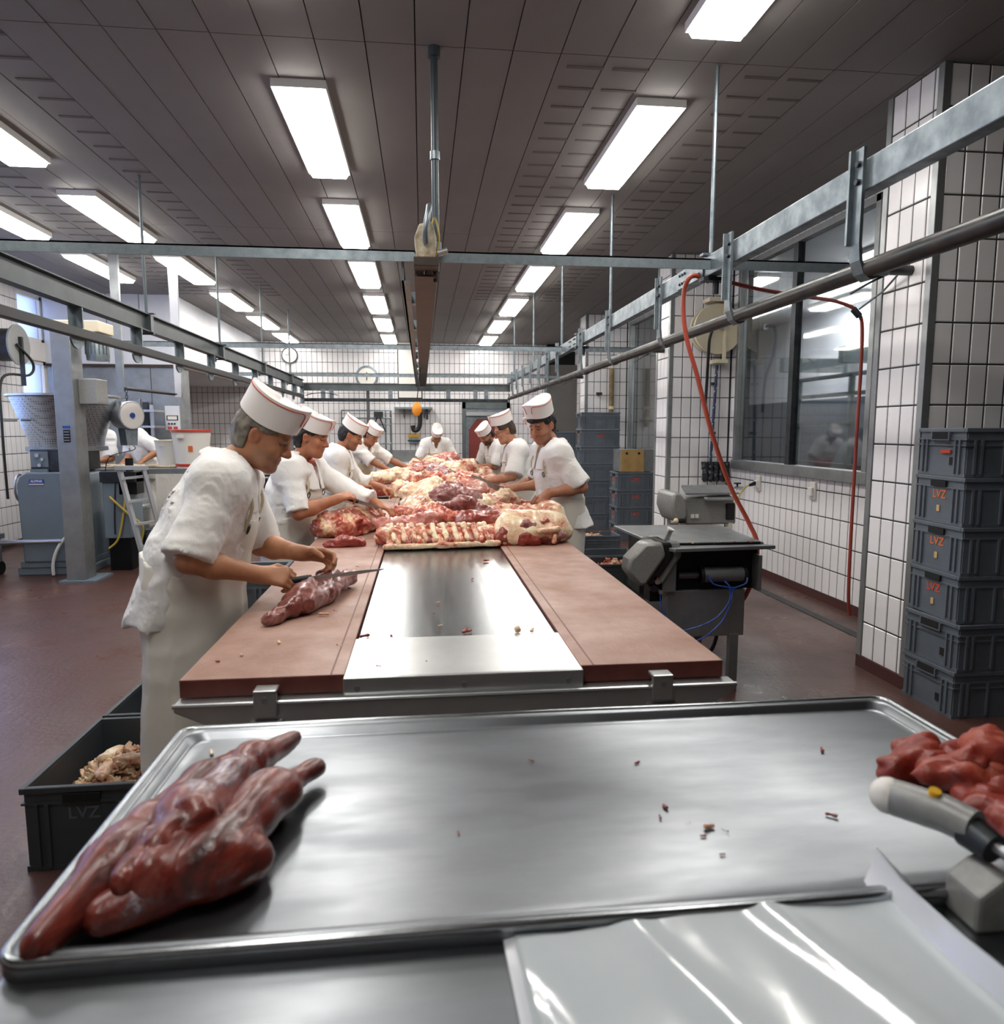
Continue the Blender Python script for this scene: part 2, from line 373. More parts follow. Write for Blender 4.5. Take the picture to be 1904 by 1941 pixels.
for n, (y0, y1) in enumerate(wins):
    t = sempty('window_%d' % (n+1), ['large steel framed window beside the hose reel', 'narrow seen window behind the crate stacks'][n], 'window')
    g = G()
    g.box(RX-.03, RX+.06, y0, y0+.06, WZ0, WZ1).box(RX-.03, RX+.06, y1-.06, y1, WZ0, WZ1).box(RX-.03, RX+.06, y0, y1, WZ1-.06, WZ1)
    g.obj('window_frame', 'steel2', t, bevel=.004)
    G().box(RX-.04, RX+.08, y0-.02, y1+.02, WZ0-.07, WZ0+.03).obj('window_sill', 'steel2', t, bevel=.004)
    ym = y0+1.23
    G().box(RX-.025, RX+.05, ym-.04, ym+.04, WZ0, WZ1).obj('mullion', 'darksteel', t, bevel=.003)
    for a, b in ((y0+.06, ym-.04), (ym+.04, y1-.06)):
        G().box(RX+.02, RX+.028, a, b, WZ0+.03, WZ1-.06).obj('pane', 'glass', t)
piers = []
for n, y0 in enumerate((3.68, 7.78, 11.9)):
    PX = 2.765
    p = struct(G().box(PX, RX+.05, y0, y0+.44, 0, CH).obj('wall_pier', 'grout'), ['nearest white tiled wall pier beside the right stack of crates', 'tiled wall pier carrying the cream hose reel', 'farthest tiled wall pier behind the tall crate stack'][n], 'pier')
    tile_face(p, (PX, y0+.405, 0), (0, -1, 0), .37, 0, CH)
    tile_face(p, (PX+.035, y0, 0), (1, 0, 0), RX-PX-.035, 0, CH)
    G().box(PX-.01, PX+.035, y0-.01, y0+.035, 0, CH).obj('corner_guard', 'steel2', p, bevel=.003)
    G().box(PX-.01, PX+.01, y0+.405, y0+.45, 0, CH).obj('corner_guard', 'steel2', p, bevel=.003)
    G().box(PX-.015, PX, y0, y0+.44, 0, .075).box(PX-.015, RX, y0-.015, y0, 0, .075).obj('skirting', 'baseb', p)
    piers.append(p)
# tiled wall nearer than the first pier lies outside the picture; plain wall behind the camera closes the hall
struct(G().box(LX-.3, RX+.3, FY-.2, FY, 0, CH).obj('wall_front', 'plain'), 'plain pale wall behind the camera', 'wall')
# left wall with bright windows
lw = [(FY, 3.0, 0, CH), (3.0, 10.95, 0, 1.3), (3.0, 10.95, 2.46, 2.72), (3.0, 10.95, 3.36, CH), (10.95, BY, 0, CH), (9.75, 10.25, 1.3, 3.36), (6.7, 7.0, 1.3, 3.36)]
wl = struct(wall_x('wall_left', LX, -.25, lw, 'plain'), 'left-hand outside wall with daylight windows', 'wall')
g = G().box(LX-.005, LX+.005, 9.3, 10.25, 0, CH).obj('tile_backing', 'grout', wl)
tile_face(wl, (LX+.005, 9.3, 0), (0, 1, 0), .95, 0, CH)
n = 3
for (a, b) in ((3.0, 6.7), (7.0, 9.75), (10.25, 10.95)):
    for (c, d) in ((1.3, 2.46), (2.72, 3.36)):
        t = sempty('window_%d' % n, ('lower' if c < 2 else 'upper')+' daylight window in the left wall, '+{3.0: 'nearest the camera', 7.0: 'in the middle', 10.25: 'beside the white bulkhead'}[a], 'window'); n += 1
        G().box(LX-.12, LX-.04, a, a+.05, c, d).box(LX-.12, LX-.04, b-.05, b, c, d).box(LX-.12, LX-.04, a, b, c, c+.05).box(LX-.12, LX-.04, a, b, d-.05, d).obj('window_frame', 'whitep', t)
        G().box(LX-.09, LX-.08, a+.05, b-.05, c+.05, d-.05).obj('pane', 'frost', t)
# white bulkhead over the smoke chambers
bk = struct(G().box(LX, -3.5, 10.9, BY, 2.43, CH).obj('wall_bulkhead', 'white'), 'white panelled bulkhead hanging above the smoke chambers', 'bulkhead')
for xx in (-4.9, -4.45, -4.0):
    G().box(xx-.004, xx+.004, 10.895, 10.9, 2.45, CH).obj('panel_joint', 'beam', bk)
G().box(LX, -3.49, 10.88, 10.9, 2.4, 2.44).box(-3.5, -3.48, 10.9, BY, 2.4, 2.44).obj('lower_trim', 'rust', bk)

M['dado'] = mat('dark_blue_dado', '46525e', .5)
# adjoining room behind the right-hand windows
aw = struct(G().box(6.6, 6.7, 2.5, BY, 2.0, CH).obj('wall_side_room', 'white'), 'pale wall of the room behind the right-hand window', 'wall')
struct(G().box(6.55, 6.7, 2.5, BY, 0, 2.0).obj('wall_side_dado', M['dado']), 'grey-blue lower wall of the room behind the window', 'wall')
struct(G().box(RX+.15, 6.7, 2.3, 2.5, 0, CH).obj('wall_side_end', 'plain'), 'pale near end wall of the room behind the window', 'wall')
struct(G().box(RX+.15, 6.7, BY-.2, BY, 0, CH).obj('wall_side_far', 'plain'), 'pale far end wall of the room behind the window', 'wall')
for k, yy in enumerate((5.6, 7.1, 8.6, 10.1)):
    G().box(5.3, 6.5, yy-.05, yy+.05, 2.35, 2.55).obj('roof_brace', 'beam', aw)
t = thing('pipe_rack', 'grey pipe rack glimpsed through the large window', 'rack', (5.6, 7.6, 0))
for zz in (1.0, 1.55, 1.95, 2.2): G().box(-.03, .03, -2.6, 2.6, zz, zz+.05).obj('rail', 'beam', t)
for yy in (-2.5, -1.2, 0, 1.2, 2.5): G().box(-.03, .03, yy-.03, yy+.03, 0, 2.25).obj('post', 'beam', t)

struct(G().box(RX+.15, 6.7, 2.5, BY-.2, CH, CH+.03).obj('ceiling_side_room', 'white'), 'white ceiling of the room behind the window', 'ceiling')
# ----------------------------------------------------------------- ceiling lights
def lamp(xc, y0, L, wd, label, group='ceiling lights'):
    t = thing('ceiling_light', label, 'ceiling light', (xc, y0, CH), 0, group)
    G().box(-wd/2, wd/2, 0, L, -.045, 0).obj('housing', 'housing', t)
    G().prism([(-wd/2+.01, -.045), (wd/2-.01, -.045), (wd/2-.03, -.075), (-wd/2+.03, -.075)], (0, .015, 0), (1, 0, 0), (0, 0, 1), (0, L-.03, 0)).obj('diffuser', 'diff', t)
    return t
rows = [(-.655, 'left of the central pole', range(-2, 6)), (1.42, 'right of the central pole', range(-1, 6)), (-2.75, 'above the left overhead rail', range(-1, 6)), (-3.72, 'at the far left beside the bulkhead', range(1, 3))]
for xc, where, ks in rows:
    for k in ks:
        y0 = 4.25+2.06*k-(.14 if k < 0 and xc < 1 else 0)
        wd = .3 if xc > -3 else .26
        nm = ORD[k-ks[0]]+' ceiling light from the front in the row '+where if xc > -3 else ORD[k-1]+' ceiling light in the short row '+where
        lamp(xc, y0, 1.36 if k >= 0 else 1.3, wd, nm)
lamp(5.9, 7.4, 1.36, .3, 'lamp glowing in the room behind the large window, farther one')
lamp(5.6, 5.3, 1.36, .3, 'added lamp brightening the room behind the large window, nearer one')  # this and the following lamps are added to brighten the side room
lamp(4.9, 6.3, 1.36, .3, 'added lamp brightening the room behind the large window, middle one')
lamp(6.2, 9.4, 1.36, .3, 'added lamp brightening the far side of the room behind the window')
lamp(4.3, 8.6, 1.36, .3, 'added lamp near the glass brightening the room behind the large window')
lamp(5.4, 10.2, 1.36, .3, 'added lamp brightening the room behind the narrow window')
# ================================================================= overhead rails
def ibeam(g, p0, p1, w, h, t=.008):
    p0, p1 = Vector(p0), Vector(p1); z = Vector((0, 0, 1))
    g.bar(p0+z*(h/2-t/2), p1+z*(h/2-t/2), w, t).bar(p0-z*(h/2-t/2), p1-z*(h/2-t/2), w, t).bar(p0, p1, t, h-2*t)
    return g
def bolt(p, ax, parent, r=.011, l=.012, m='darksteel'):
    p = Vector(p); return G().cyl(p, p+Vector(ax)*l, r, n=6).obj('bolt', m, parent)
# right-hand rail
rr = thing('overhead_rail', 'galvanised overhead rail with hooked brackets running along the right wall', 'overhead rail', (1.6, 0, 2.1), 0, 'overhead rails')
G().box(-.03, .03, -.6, 13.1, .24, .35).obj('beam', 'galv', rr, bevel=.004)
G().tube([(0, -.6, -.025), (0, 13.0, -.025)], .033, 16).obj('track_pipe', 'pipe', rr, smooth=40)
yb = [.35, 1.4, 2.47, 3.54, 4.6, 5.87, 6.9, 8.1, 8.75, 9.4, 10.1, 10.9, 11.6, 12.2]
path = [(-.052, .385), (-.052, .06), (-.046, 0), (-.028, -.045), (0, -.066), (.03, -.058), (.045, -.03)]
for y in yb:
    g = G()
    out = [(a, b) for a, b in path]; inn = [(a+.012, b) if b > .02 else ((a*.72, b*.72+.0)) for a, b in path]
    n = len(out)
    V = [(a, y-.03, b) for a, b in out]+[(a, y-.03, b) for a, b in inn]+[(a, y+.03, b) for a, b in out]+[(a, y+.03, b) for a, b in inn]
    F = []
    for i in range(n-1):
        F += [(i, i+1, n+i+1, n+i), (2*n+i, 3*n+i, 3*n+i+1, 2*n+i+1), (i, 2*n+i, 2*n+i+1, i+1), (n+i, n+i+1, 3*n+i+1, 3*n+i)]
    F += [(0, n, 3*n, 2*n), (n-1, 2*n+n-1, 4*n-1, 2*n-1)]
    g.raw(V, F)
    g.box(-.07, -.05, y+.018, y+.03, .06, .385)
    b = g.obj('bracket', 'galv', rr)
    if y < 9:
        bolt((-.052, y-.008, .33), (-1, 0, 0), b); bolt((-.052, y-.008, .27), (-1, 0, 0), b)
for y in (3.86, 5.96, 8.05, 10.1, 12.2):
    G().cyl((-.01, y, .33), (-.01, y, CH-2.1), .013, n=8).obj('hanger_rod', 'galv', rr, smooth=40)
for y in (4.1, 7.35):
    j = G().box(-.04, -.03, y-.2, y+.2, .245, .345).obj('splice_plate', 'galv', rr)
    for dy in (-.15, -.11, -.07, .07, .11, .15):
        for dz in (.27, .32): bolt((-.04, y+dy, dz), (-1, 0, 0), j, .008, .008)
    G().box(-.06, .06, y-.25, y-.2, .35, .362).obj('clamp', 'galv', rr)
    G().box(-.055, .08, y-.26, y-.19, .215, .235).cyl((.03, y-.22, .15), (.03, y-.22, .235), .018, n=8).obj('clamp', 'darksteel', rr)
# left-hand rail
lr = thing('overhead_rail', 'dark overhead I-beam rail with half-round hangers on the left side', 'overhead rail', (-2.12, 0, 2.1), 0, 'overhead rails')
ibeam(G(), (0, .4, .225), (0, 13.2, .225), .07, .135).obj('beam', 'railb', lr)
G().box(-.025, .025, .4, 13.15, -.03, .03).obj('track_bar', 'blacksteel', lr, bevel=.006)
for k in range(13):
    y = .95+k*.95
    G().box(-.03, -.02, y-.035, y+.035, .03, .17).box(-.02, .03, y+.02, y+.035, .03, .17).obj('bracket', 'galv', lr)
    G().prism([(-.085*math.cos(a), -.03-.085*math.sin(a)*.75) for a in np.linspace(0, math.pi, 12)], (-.03, y+.05, 0), (0, 1, 0), (0, 0, 1), (.012, 0, 0)).obj('half_round_hanger', 'galv', lr)
for y in (1.7, 3.85, 5.92, 7.95, 10.0, 12.0):
    rdd = G().cyl((0, y, .29), (0, y, CH-2.1), .012, n=8).obj('hanger_rod', 'beam', lr, smooth=40)
    G().box(-.06, .06, y-.02, y+.02, .295, .303).box(-.07, .05, y-.02, y+.02, .14, .152).cyl((-.05, y, .12), (-.05, y, .3), .008, n=6).obj('clamp', 'darksteel', lr)
    G().box(-.04, .04, y-.03, y+.03, .16, .29).obj('splice_plate', 'beam', lr)
# far cross rail closing the loop
fr = thing('overhead_rail', 'far cross rail joining the left and right overhead rails', 'overhead rail', (-.26, 13.2, 2.1), 0, 'overhead rails')
ibeam(G(), (-1.86, 0, .17), (1.9, 0, .17), .07, .13).obj('beam', 'beam', fr)
G().box(-1.86, 1.86, -.025, .025, -.09, -.03).obj('track_bar', 'darksteel', fr, bevel=.006)
for xx in (-1.5, -1.35, -.3, .75, 1.25, 1.45): G().box(xx-.04, xx+.04, -.035, -.025, -.03, .13).obj('bracket', 'galv', fr)
G().box(-1.9, -1.83, -.06, -.03, -.12, .24).obj('corner_plate', 'galv', fr)
G().tube([(-1.86-.35*math.cos(a)+.35, -.1, -.05+.11*math.sin(a)) for a in np.linspace(.6, 2.5, 10)], .008, 6).obj('bent_wire', 'darksteel', fr)
# cross beams on the piers
for n, (y, x0, z) in enumerate(((3.82, LX, 2.395), (7.95, -3.45, 2.40), (12.05, -3.45, 2.40))):
    t = thing('cross_beam', ['nearest galvanised cross beam spanning the whole hall', 'middle galvanised cross beam behind the hanging clock wall line', 'farthest thin galvanised cross beam before the far wall'][n] if n != 1 else 'middle galvanised cross beam fixed to the hose reel pier', 'cross beam', (0, y, z), 0, 'cross beams')
    g = G().box(x0, 2.62, -.004, .004, -.028, .028).box(x0, 2.62, -.004, .045, .02, .028)
    g.obj('angle_bar', 'galv', t)
    G().cyl((2.52, .02, 0), (2.76, .02, 0), .028).obj('wall_socket_tube', 'pipe', t, smooth=40)
    G().box(2.5, 2.6, -.02, .05, -.04, .04).obj('clamp', 'galv', t, bevel=.006)
    G().tube(curve([(2.6, 0, -.03), (2.5, .02, -.08), (2.42, .05, -.13)], 5), .007, 6).obj('cable_stub', 'darksteel', t)
# centre runway beam with rusty end trolley
cb = thing('runway_beam', 'brown runway beam above the middle of the table', 'beam', (0, 0, 2.3))
ibeam(G(), (.03, 3.78, .055), (.03, 13.1, .055), .115, .14, .012).obj('i_beam', 'rust', cb)
G().box(-.095, -.083, 3.86, 13.0, -.03, .09).box(-.095, -.05, 3.86, 13.0, -.03, -.02).obj('side_angle', 'beam', cb)
for k in range(8): G().box(-.083, -.03, 4.6+k*1.15, 4.68+k*1.15, -.01, .06).obj('spacer', 'galv', cb)
t = thing('end_trolley', 'rusty cream end trolley with a bent tube at the near end of the runway beam', 'trolley', (.03, 3.72, 2.32))
G().prism([(-.045, 0), (.05, 0), (.055, .1), (.035, .175), (-.03, .165), (-.055, .1)], (0, -.06, .03), (1, 0, 0), (0, 0, 1), (0, .1, 0)).obj('housing', mat('rusty_cream', 'b9b09a', .6, c2='6b5840', vs=14), t, bevel=.008)
G().box(-.06, .065, -.07, .05, -.01, .035).obj('rusty_shoe', 'rust', t, bevel=.004)
G().tube(curve([(0, -.07, .1), (.0, -.1, .16), (.015, -.09, .24), (.02, -.02, .29), (.01, .03, .22)], 6), .014, 8).obj('bent_tube', 'galv', t, smooth=50)
G().tube(curve([(.05, 0, .05), (.07, 0, .14), (.05, 0, .24), (.03, 0, .2)], 6), .005, 6).obj('wire', 'ycable', t)
G().cyl((.06, -.03, .06), (.11, -.03, .075), .016).obj('bolt', 'alu', t)
t = thing('suspension_pole', 'dark vertical pole from the ceiling to the nearest cross beam', 'pole', (.085, 3.84, 2.3))
G().cyl((0, 0, .02), (0, 0, CH-2.3), .019).obj('tube', 'rod', t, smooth=40)
G().cyl((0, 0, CH-2.3-.05), (0, 0, CH-2.3), .032).obj('ceiling_flange', 'rod', t)
G().cyl((0, 0, .58), (0, 0, .62), .026).obj('collar', 'galv', t)
G().cyl((0, 0, .13), (0, 0, .17), .03).obj('collar', 'galv', t)
G().cyl((0, 0, -.03), (0, 0, .03), .015).obj('foot_bolt', 'rust', t)
# orange pendant
t = thing('crane_pendant', 'orange crane pendant hanging under the far part of the runway beam', 'pendant', (-.06, 9.3, 1.68))
G().lathe([(.0, 0), (.035, .01), (.062, .06), (.06, .12), (.03, .17), (.012, .19)], (0, 0, 0), 14, sx=1, sy=.7).obj('housing', 'orangep', t, smooth=50)
G().cyl((.0, 0, .18), (.05, 0, .62), .007, n=6).obj('cable', 'black', t)
G().box(-.015, .015, -.02, .02, .18, .22).obj('hook', 'rust', t)

# ================================================================= long cutting table
TZ = .88
ct = thing('cutting_table', 'long steel cutting table with a bare steel centre strip', 'table', (.1, 1.75, 0))
G().box(-.3, .305, .34, 9.1, TZ-.03, TZ-.004).obj('conveyor_bed', 'steel', ct, bevel=.004)
G().box(-.305, .31, 0, .335, TZ-.026, TZ+.002).box(-.305, .31, -.008, 0, TZ-.055, TZ+.002).obj('end_cover', 'satin', ct, bevel=.003)
for xx in (-.27, 0, .27): G().cyl((xx, -.008, TZ-.025), (xx, -.012, TZ-.025), .008, n=10).obj('screw', 'steel2', ct)
g = G().prism([(-.71, .835), (.72, .835), (.72, .815), (.63, .762), (-.6, .762), (-.71, .815)], (0, -.02, 0), (1, 0, 0), (0, 0, 1), (0, .05, 0)); g.obj('front_channel', 'satin', ct, bevel=.004)
G().cyl((-.71, -.022, .832), (.72, -.022, .832), .006, n=8).obj('channel_lip', 'alu', ct)
G().box(-.69, .7, .03, 9.1, .79, .83).obj('frame', 'steel2', ct)
for xx in (-.49, .515):
    b = G().box(xx-.028, xx+.028, -.036, -.02, .80, .865).box(xx-.028, xx+.028, -.036, .01, .858, .868).obj('board_clip', 'satin', ct, bevel=.003)
    bolt((xx, -.036, .845), (0, -1, 0), b, .008, .004, 'steel2')
    G().box(xx-.04, xx+.04, -.03, 0, .755, .79).obj('foot_bracket', 'steel2', ct, bevel=.003)
for yy in (.25, 3.1, 6.0, 8.8):
    for xx in (-.6, .6):
        lg = G().box(xx-.025, xx+.025, yy-.025, yy+.025, .03, .79).obj('leg', 'steel2', ct)
        G().cyl((xx, yy, 0), (xx, yy, .03), .04).obj('rubber_foot', 'black', lg)
    G().box(-.6, .6, yy-.02, yy+.02, .2, .24).obj('stretcher', 'steel2', ct)
lens = [(1.77, 4.96), (4.985, 8.1), (8.125, 10.8)]
for s, (x0, x1) in enumerate(((-.607, -.203), (.408, .8))):
    for k, (a, b) in enumerate(lens):
        t = thing('cutting_board', ['nearest', 'middle', 'farthest'][k]+' reddish brown cutting board on the '+['left', 'right'][s]+' side of the long table', 'cutting board', (0, 0, 0), 0, 'cutting boards')
        o = G().box(x0, x1, a, b, .836, TZ+.004).obj('slab', 'boardside', t, bevel=.004)
        o.data.materials.append(M['board'])
        for p in o.data.polygons:
            if p.normal.z > .9: p.material_index = 1
        xs = x1-.034 if s == 0 else x0+.034
        G().box(xs-.0025, xs+.0025, a+.003, b, TZ+.0035, TZ+.0045).obj('groove', 'boardside', t)
        for q in (.4, 1.6):
            if s == 0 or k: G().box(min(x1, x1-.02), x1, a, a+.003, .84, .84+.001).obj('edge_mark', 'boardside', t) if False else None

# ================================================================= foreground tray and work table
wt = thing('work_table', 'stainless steel work table at the bottom edge of the picture', 'table', (.3, .7, 0))
G().box(-.8, .75, -.55, .76, .80, .862).obj('table_top', 'tray', wt, bevel=.006)
for xx in (-.7, .65):
    for yy in (-.45, .6): G().box(xx-.02, xx+.02, yy-.02, yy+.02, 0, .80).obj('leg', 'steel2', wt)
G().box(-.7, .65, .58, .62, .15, .19).box(-.7, .65, -.47, -.43, .15, .19).obj('lower_rail', 'steel2', wt)
tr = thing('meat_tray', 'large shallow stainless steel tray in the foreground', 'tray', (0, 0, .862))
def ring(x0, x1, y0, y1, z, r, n=5):
    P = []
    for cx, cy, a0 in ((x1-r, y1-r, 0), (x0+r, y1-r, 90), (x0+r, y0+r, 180), (x1-r, y0+r, 270)):
        for k in range(n+1):
            a = R(a0+90*k/n); P.append((cx+r*math.cos(a), cy+r*math.sin(a), z))
    return P
TX0, TX1, TY0, TY1 = -.505, 1.06, .812, 1.478
prof = [(-.0, -.0, .03), (0, .012, .03), (.006, .022, .03), (.016, .024, .03), (.026, .02, .032), (.032, .008, .035), (.038, .0045, .04)]
V = []; 
for ins, z, r in prof: V += ring(TX0+ins, TX1-ins, TY0+ins, TY1-ins, z, r)
n = 24; F = [(i*n+k, i*n+(k+1) % n, (i+1)*n+(k+1) % n, (i+1)*n+k) for i in range(len(prof)-1) for k in range(n)]
F.append(tuple((len(prof)-1)*n+k for k in range(n))); F.append(tuple(range(n-1, -1, -1)))
finish('pan', V, F, 'tray', tr, smooth=50)
# rolled rim
P = ring(TX0+.004, TX1-.004, TY0+.004, TY1-.004, .019, .03); P.append(P[0])
G().tube(P, .0075, 8, False).obj('rolled_rim', 'steel', tr, smooth=60)

# ================================================================= crates
def crate_parts(t, L=.6, W=.4, H=.25, m='crate', kind='lvz', txtm='red', sides=(1,)):
    """euro crate: long side along X, origin at the base centre"""
    x, y = L/2, W/2; tk = .012
    b = G().box(-x+.025, x-.025, -y+.025, y-.025, 0, .015)
    for s in (-1, 1):
        b.box(-x+.015, x-.015, s*(y-.015)-tk/2, s*(y-.015)+tk/2, .0, H-.012)
        b.box(s*(x-.015)-tk/2, s*(x-.015)+tk/2, -y+.015, y-.015, .0, H-.012)
    b.obj('body', m, t)
    def rim(z, h, o):
        return G().box(-x-o+.0, x+o, -y-o, -y+.02, z, z+h).box(-x-o, x+o, y-.02, y+o, z, z+h).box(-x-o, -x+.02, -y+.02, y-.02, z, z+h).box(x-.02, x+o, -y+.02, y-.02, z, z+h)
    rim(H-.022, .022, 0).obj('rim', m, t, bevel=.003)
    rim(H-.062, .008, -.003).obj('rim_band', m, t)
    if kind == 'plain': rim(H-.092, .008, -.003).obj('rim_band', m, t)
    rim(0, .018, -.006).obj('base_band', m, t)
    hh = H-.075
    rm = bpy.data.meshes.new('rib'); q = G().box(-.006, .006, -.006, .006, 0, hh); rm.from_pydata(q.v, [], q.f); rm.materials.append(M[m])
    for s in (-1, 1):
        for xx, yy in [(q_, s*(y-.004)) for q_ in (-x+.05, -x+.085, -.1, .1, x-.085, x-.05)]+[(s*(x-.004), q_) for q_ in (-y+.05, -y+.085, y-.085, y-.05)]:
            if m == 'crate' and kind != 'open' and not (yy < 0 or xx < 0): continue
            o = bpy.data.objects.new('rib', rm); COL.objects.link(o); o.location = (xx, yy, .015); o.parent = t
    for s in (-1, 1):
        h = G().box(s*(x+.0005)-.004, s*(x+.0005)+.004, -.06, .06, H-.055, H-.024).obj('hand_hole', 'hole', t)
        if kind == 'plain':
            G().box(s*x-.008, s*x+.008, -.075, .075, H-.064, H-.058).box(s*x-.008, s*x+.008, -.075, -.066, H-.064, H-.02).box(s*x-.008, s*x+.008, .066, .075, H-.064, H-.02).obj('hole_frame', m, t)
    if kind == 'lvz':
        lettering('lettering', 'LVZ', txtm, t, (-x+.0075, 0, H-.098), (R(90), 0, R(-90)), .062)
        lettering('lettering', 'LVZ', txtm, t, (0, -y+.0075, H-.098), (R(90), 0, 0), .062)
        if txtm != 'none': G().box(-x+.004, -x+.008, -.012, .012, .06, .095).obj('tag', 'tagtan', t, bevel=.003)
    elif kind == 'plain':
        G().box(-x+.004, -x+.008, -y+.1, -y+.13, .06, .1).obj('tag', 'hole', t)
    return t
protos = {}
def crate(label, loc, rz=0., kind='lvz', m='crate', txtm='red', H=.25, group='stacked grey crates', L=.6, W=.4):
    k = (kind, m, txtm, H, L, W)
    if k not in protos:
        t = thing('plastic_crate', label, 'crate', loc, rz, group); crate_parts(t, L, W, H, m, kind, txtm); protos[k] = t
    else:
        t = copy_tree(protos[k]); t.location = loc; t.rotation_euler = (0, 0, rz)
    t['label'] = label; t['group'] = group
    return t
nm = ['lowest', 'second from the floor', 'third from the floor', 'fourth from the floor', 'fifth from the floor', 'topmost']
spec = [('plain', 'red', 0), ('plain', 'red', 1.5), ('lvz', 'red', -3), ('lvz', 'orange', -2.5), ('lvz', 'orange', -4), ('plain', 'red', -5)]
for k, (kd, tm, a) in enumerate(spec):
    t = crate('grey crate in the stack by the nearest pier, '+nm[k], (3.02+(.01 if k > 1 else 0), 3.45, k*.252), R(a), kd, 'crate', tm, group='crates stacked by the nearest pier')
    if k == 5: G().box(-.301, -.292, -.08, .0, .12, .137).obj('red_sticker', 'redp', t)
# stack with tan board in front of the second pier
for k in range(4):
    crate('grey lettered crate under the tan board behind the grey machines, '+nm[k if k < 3 else 3], (2.86, 9.45, k*.233), 0, 'lvz', 'crate', 'red', .232, 'crates behind the machines', .52)
t = thing('box_carton', 'box with a tan board front standing on four lettered crates', 'box', (2.9, 9.5, .934))
G().box(-.22, .26, -.12, .25, 0, .3).obj('box_body', 'steel2', t)
G().box(-.22, .1, -.135, -.12, 0, .3).obj('tan_board', 'wood', t)
for xx in (-.14, .03): G().cyl((xx, -.14, .25), (xx, -.135, .25), .018, n=10).obj('hole', 'hole', t)
for k in range(7):
    crate('grey crate of the tall stack left of the tan board, '+(['lowest']+[ORD[i]+' from the floor' for i in range(1, 6)]+['topmost'])[k], (2.66, 10.6, k*.252), 0, 'lvz' if k == 5 else 'plain', 'crate', 'red', .25, 'crates of the tall far stack')
for k in range(6):
    crate('grey crate of the stack against the farthest pier, '+nm[k], (2.28, 11.5, k*.245), 0, 'plain', 'crate', 'red', .243, 'crates against the farthest pier', .5)
for k in range(4):
    crate('dark grey crate behind the standing man on the right, '+(['lowest', 'second from the floor', 'third from the floor', 'topmost'])[k], (1.95, 11.0, k*.3), 0, 'plain', 'crated', 'red', .298, 'dark crates behind the man on the right', .5)
# crates on the floor, left foreground
ca = crate('open dark crate full of pale trimmings on the floor in front of the nearest butcher', (-1.165, 2.72, 0), R(90), 'open', 'crated', 'red', .3, 'open crates on the floor')
cb2 = crate('open dark crate almost empty behind the crate of trimmings', (-1.16, 3.34, 0), R(90), 'open', 'crated', 'red', .3, 'open crates on the floor')
lettering('lettering', 'LVZ', 'crate', ca, (-.2925, 0, .2), (R(90), 0, R(-90)), .06)
# crates beside the table between the first two butchers
for k in range(4):
    crate('grey crate stacked under the table edge beside the nearest butcher, '+['lowest', 'second from the floor', 'third from the floor', 'topmost'][k], (-.86, 3.42, k*.212), 0, 'lvz' if k == 3 else 'plain', 'crate', 'red', .21, 'crates beside the table', .42, .36)
# crates with bones right of the table
crate('grey crate of bones behind the near grey machine, upper row', (1.95, 8.0, .0), 0, 'plain', 'crate', 'red', .3, 'crates of bones')
crate('grey crate of bones behind the near grey machine, lower row', (1.78, 6.75, .0), 0, 'lvz', 'crate', 'orange', .3, 'crates of bones')
crate('crate of red bones nearest the near grey machine', (1.72, 6.3, .0), 0, 'open', 'crated', 'red', .3, 'crates of bones')
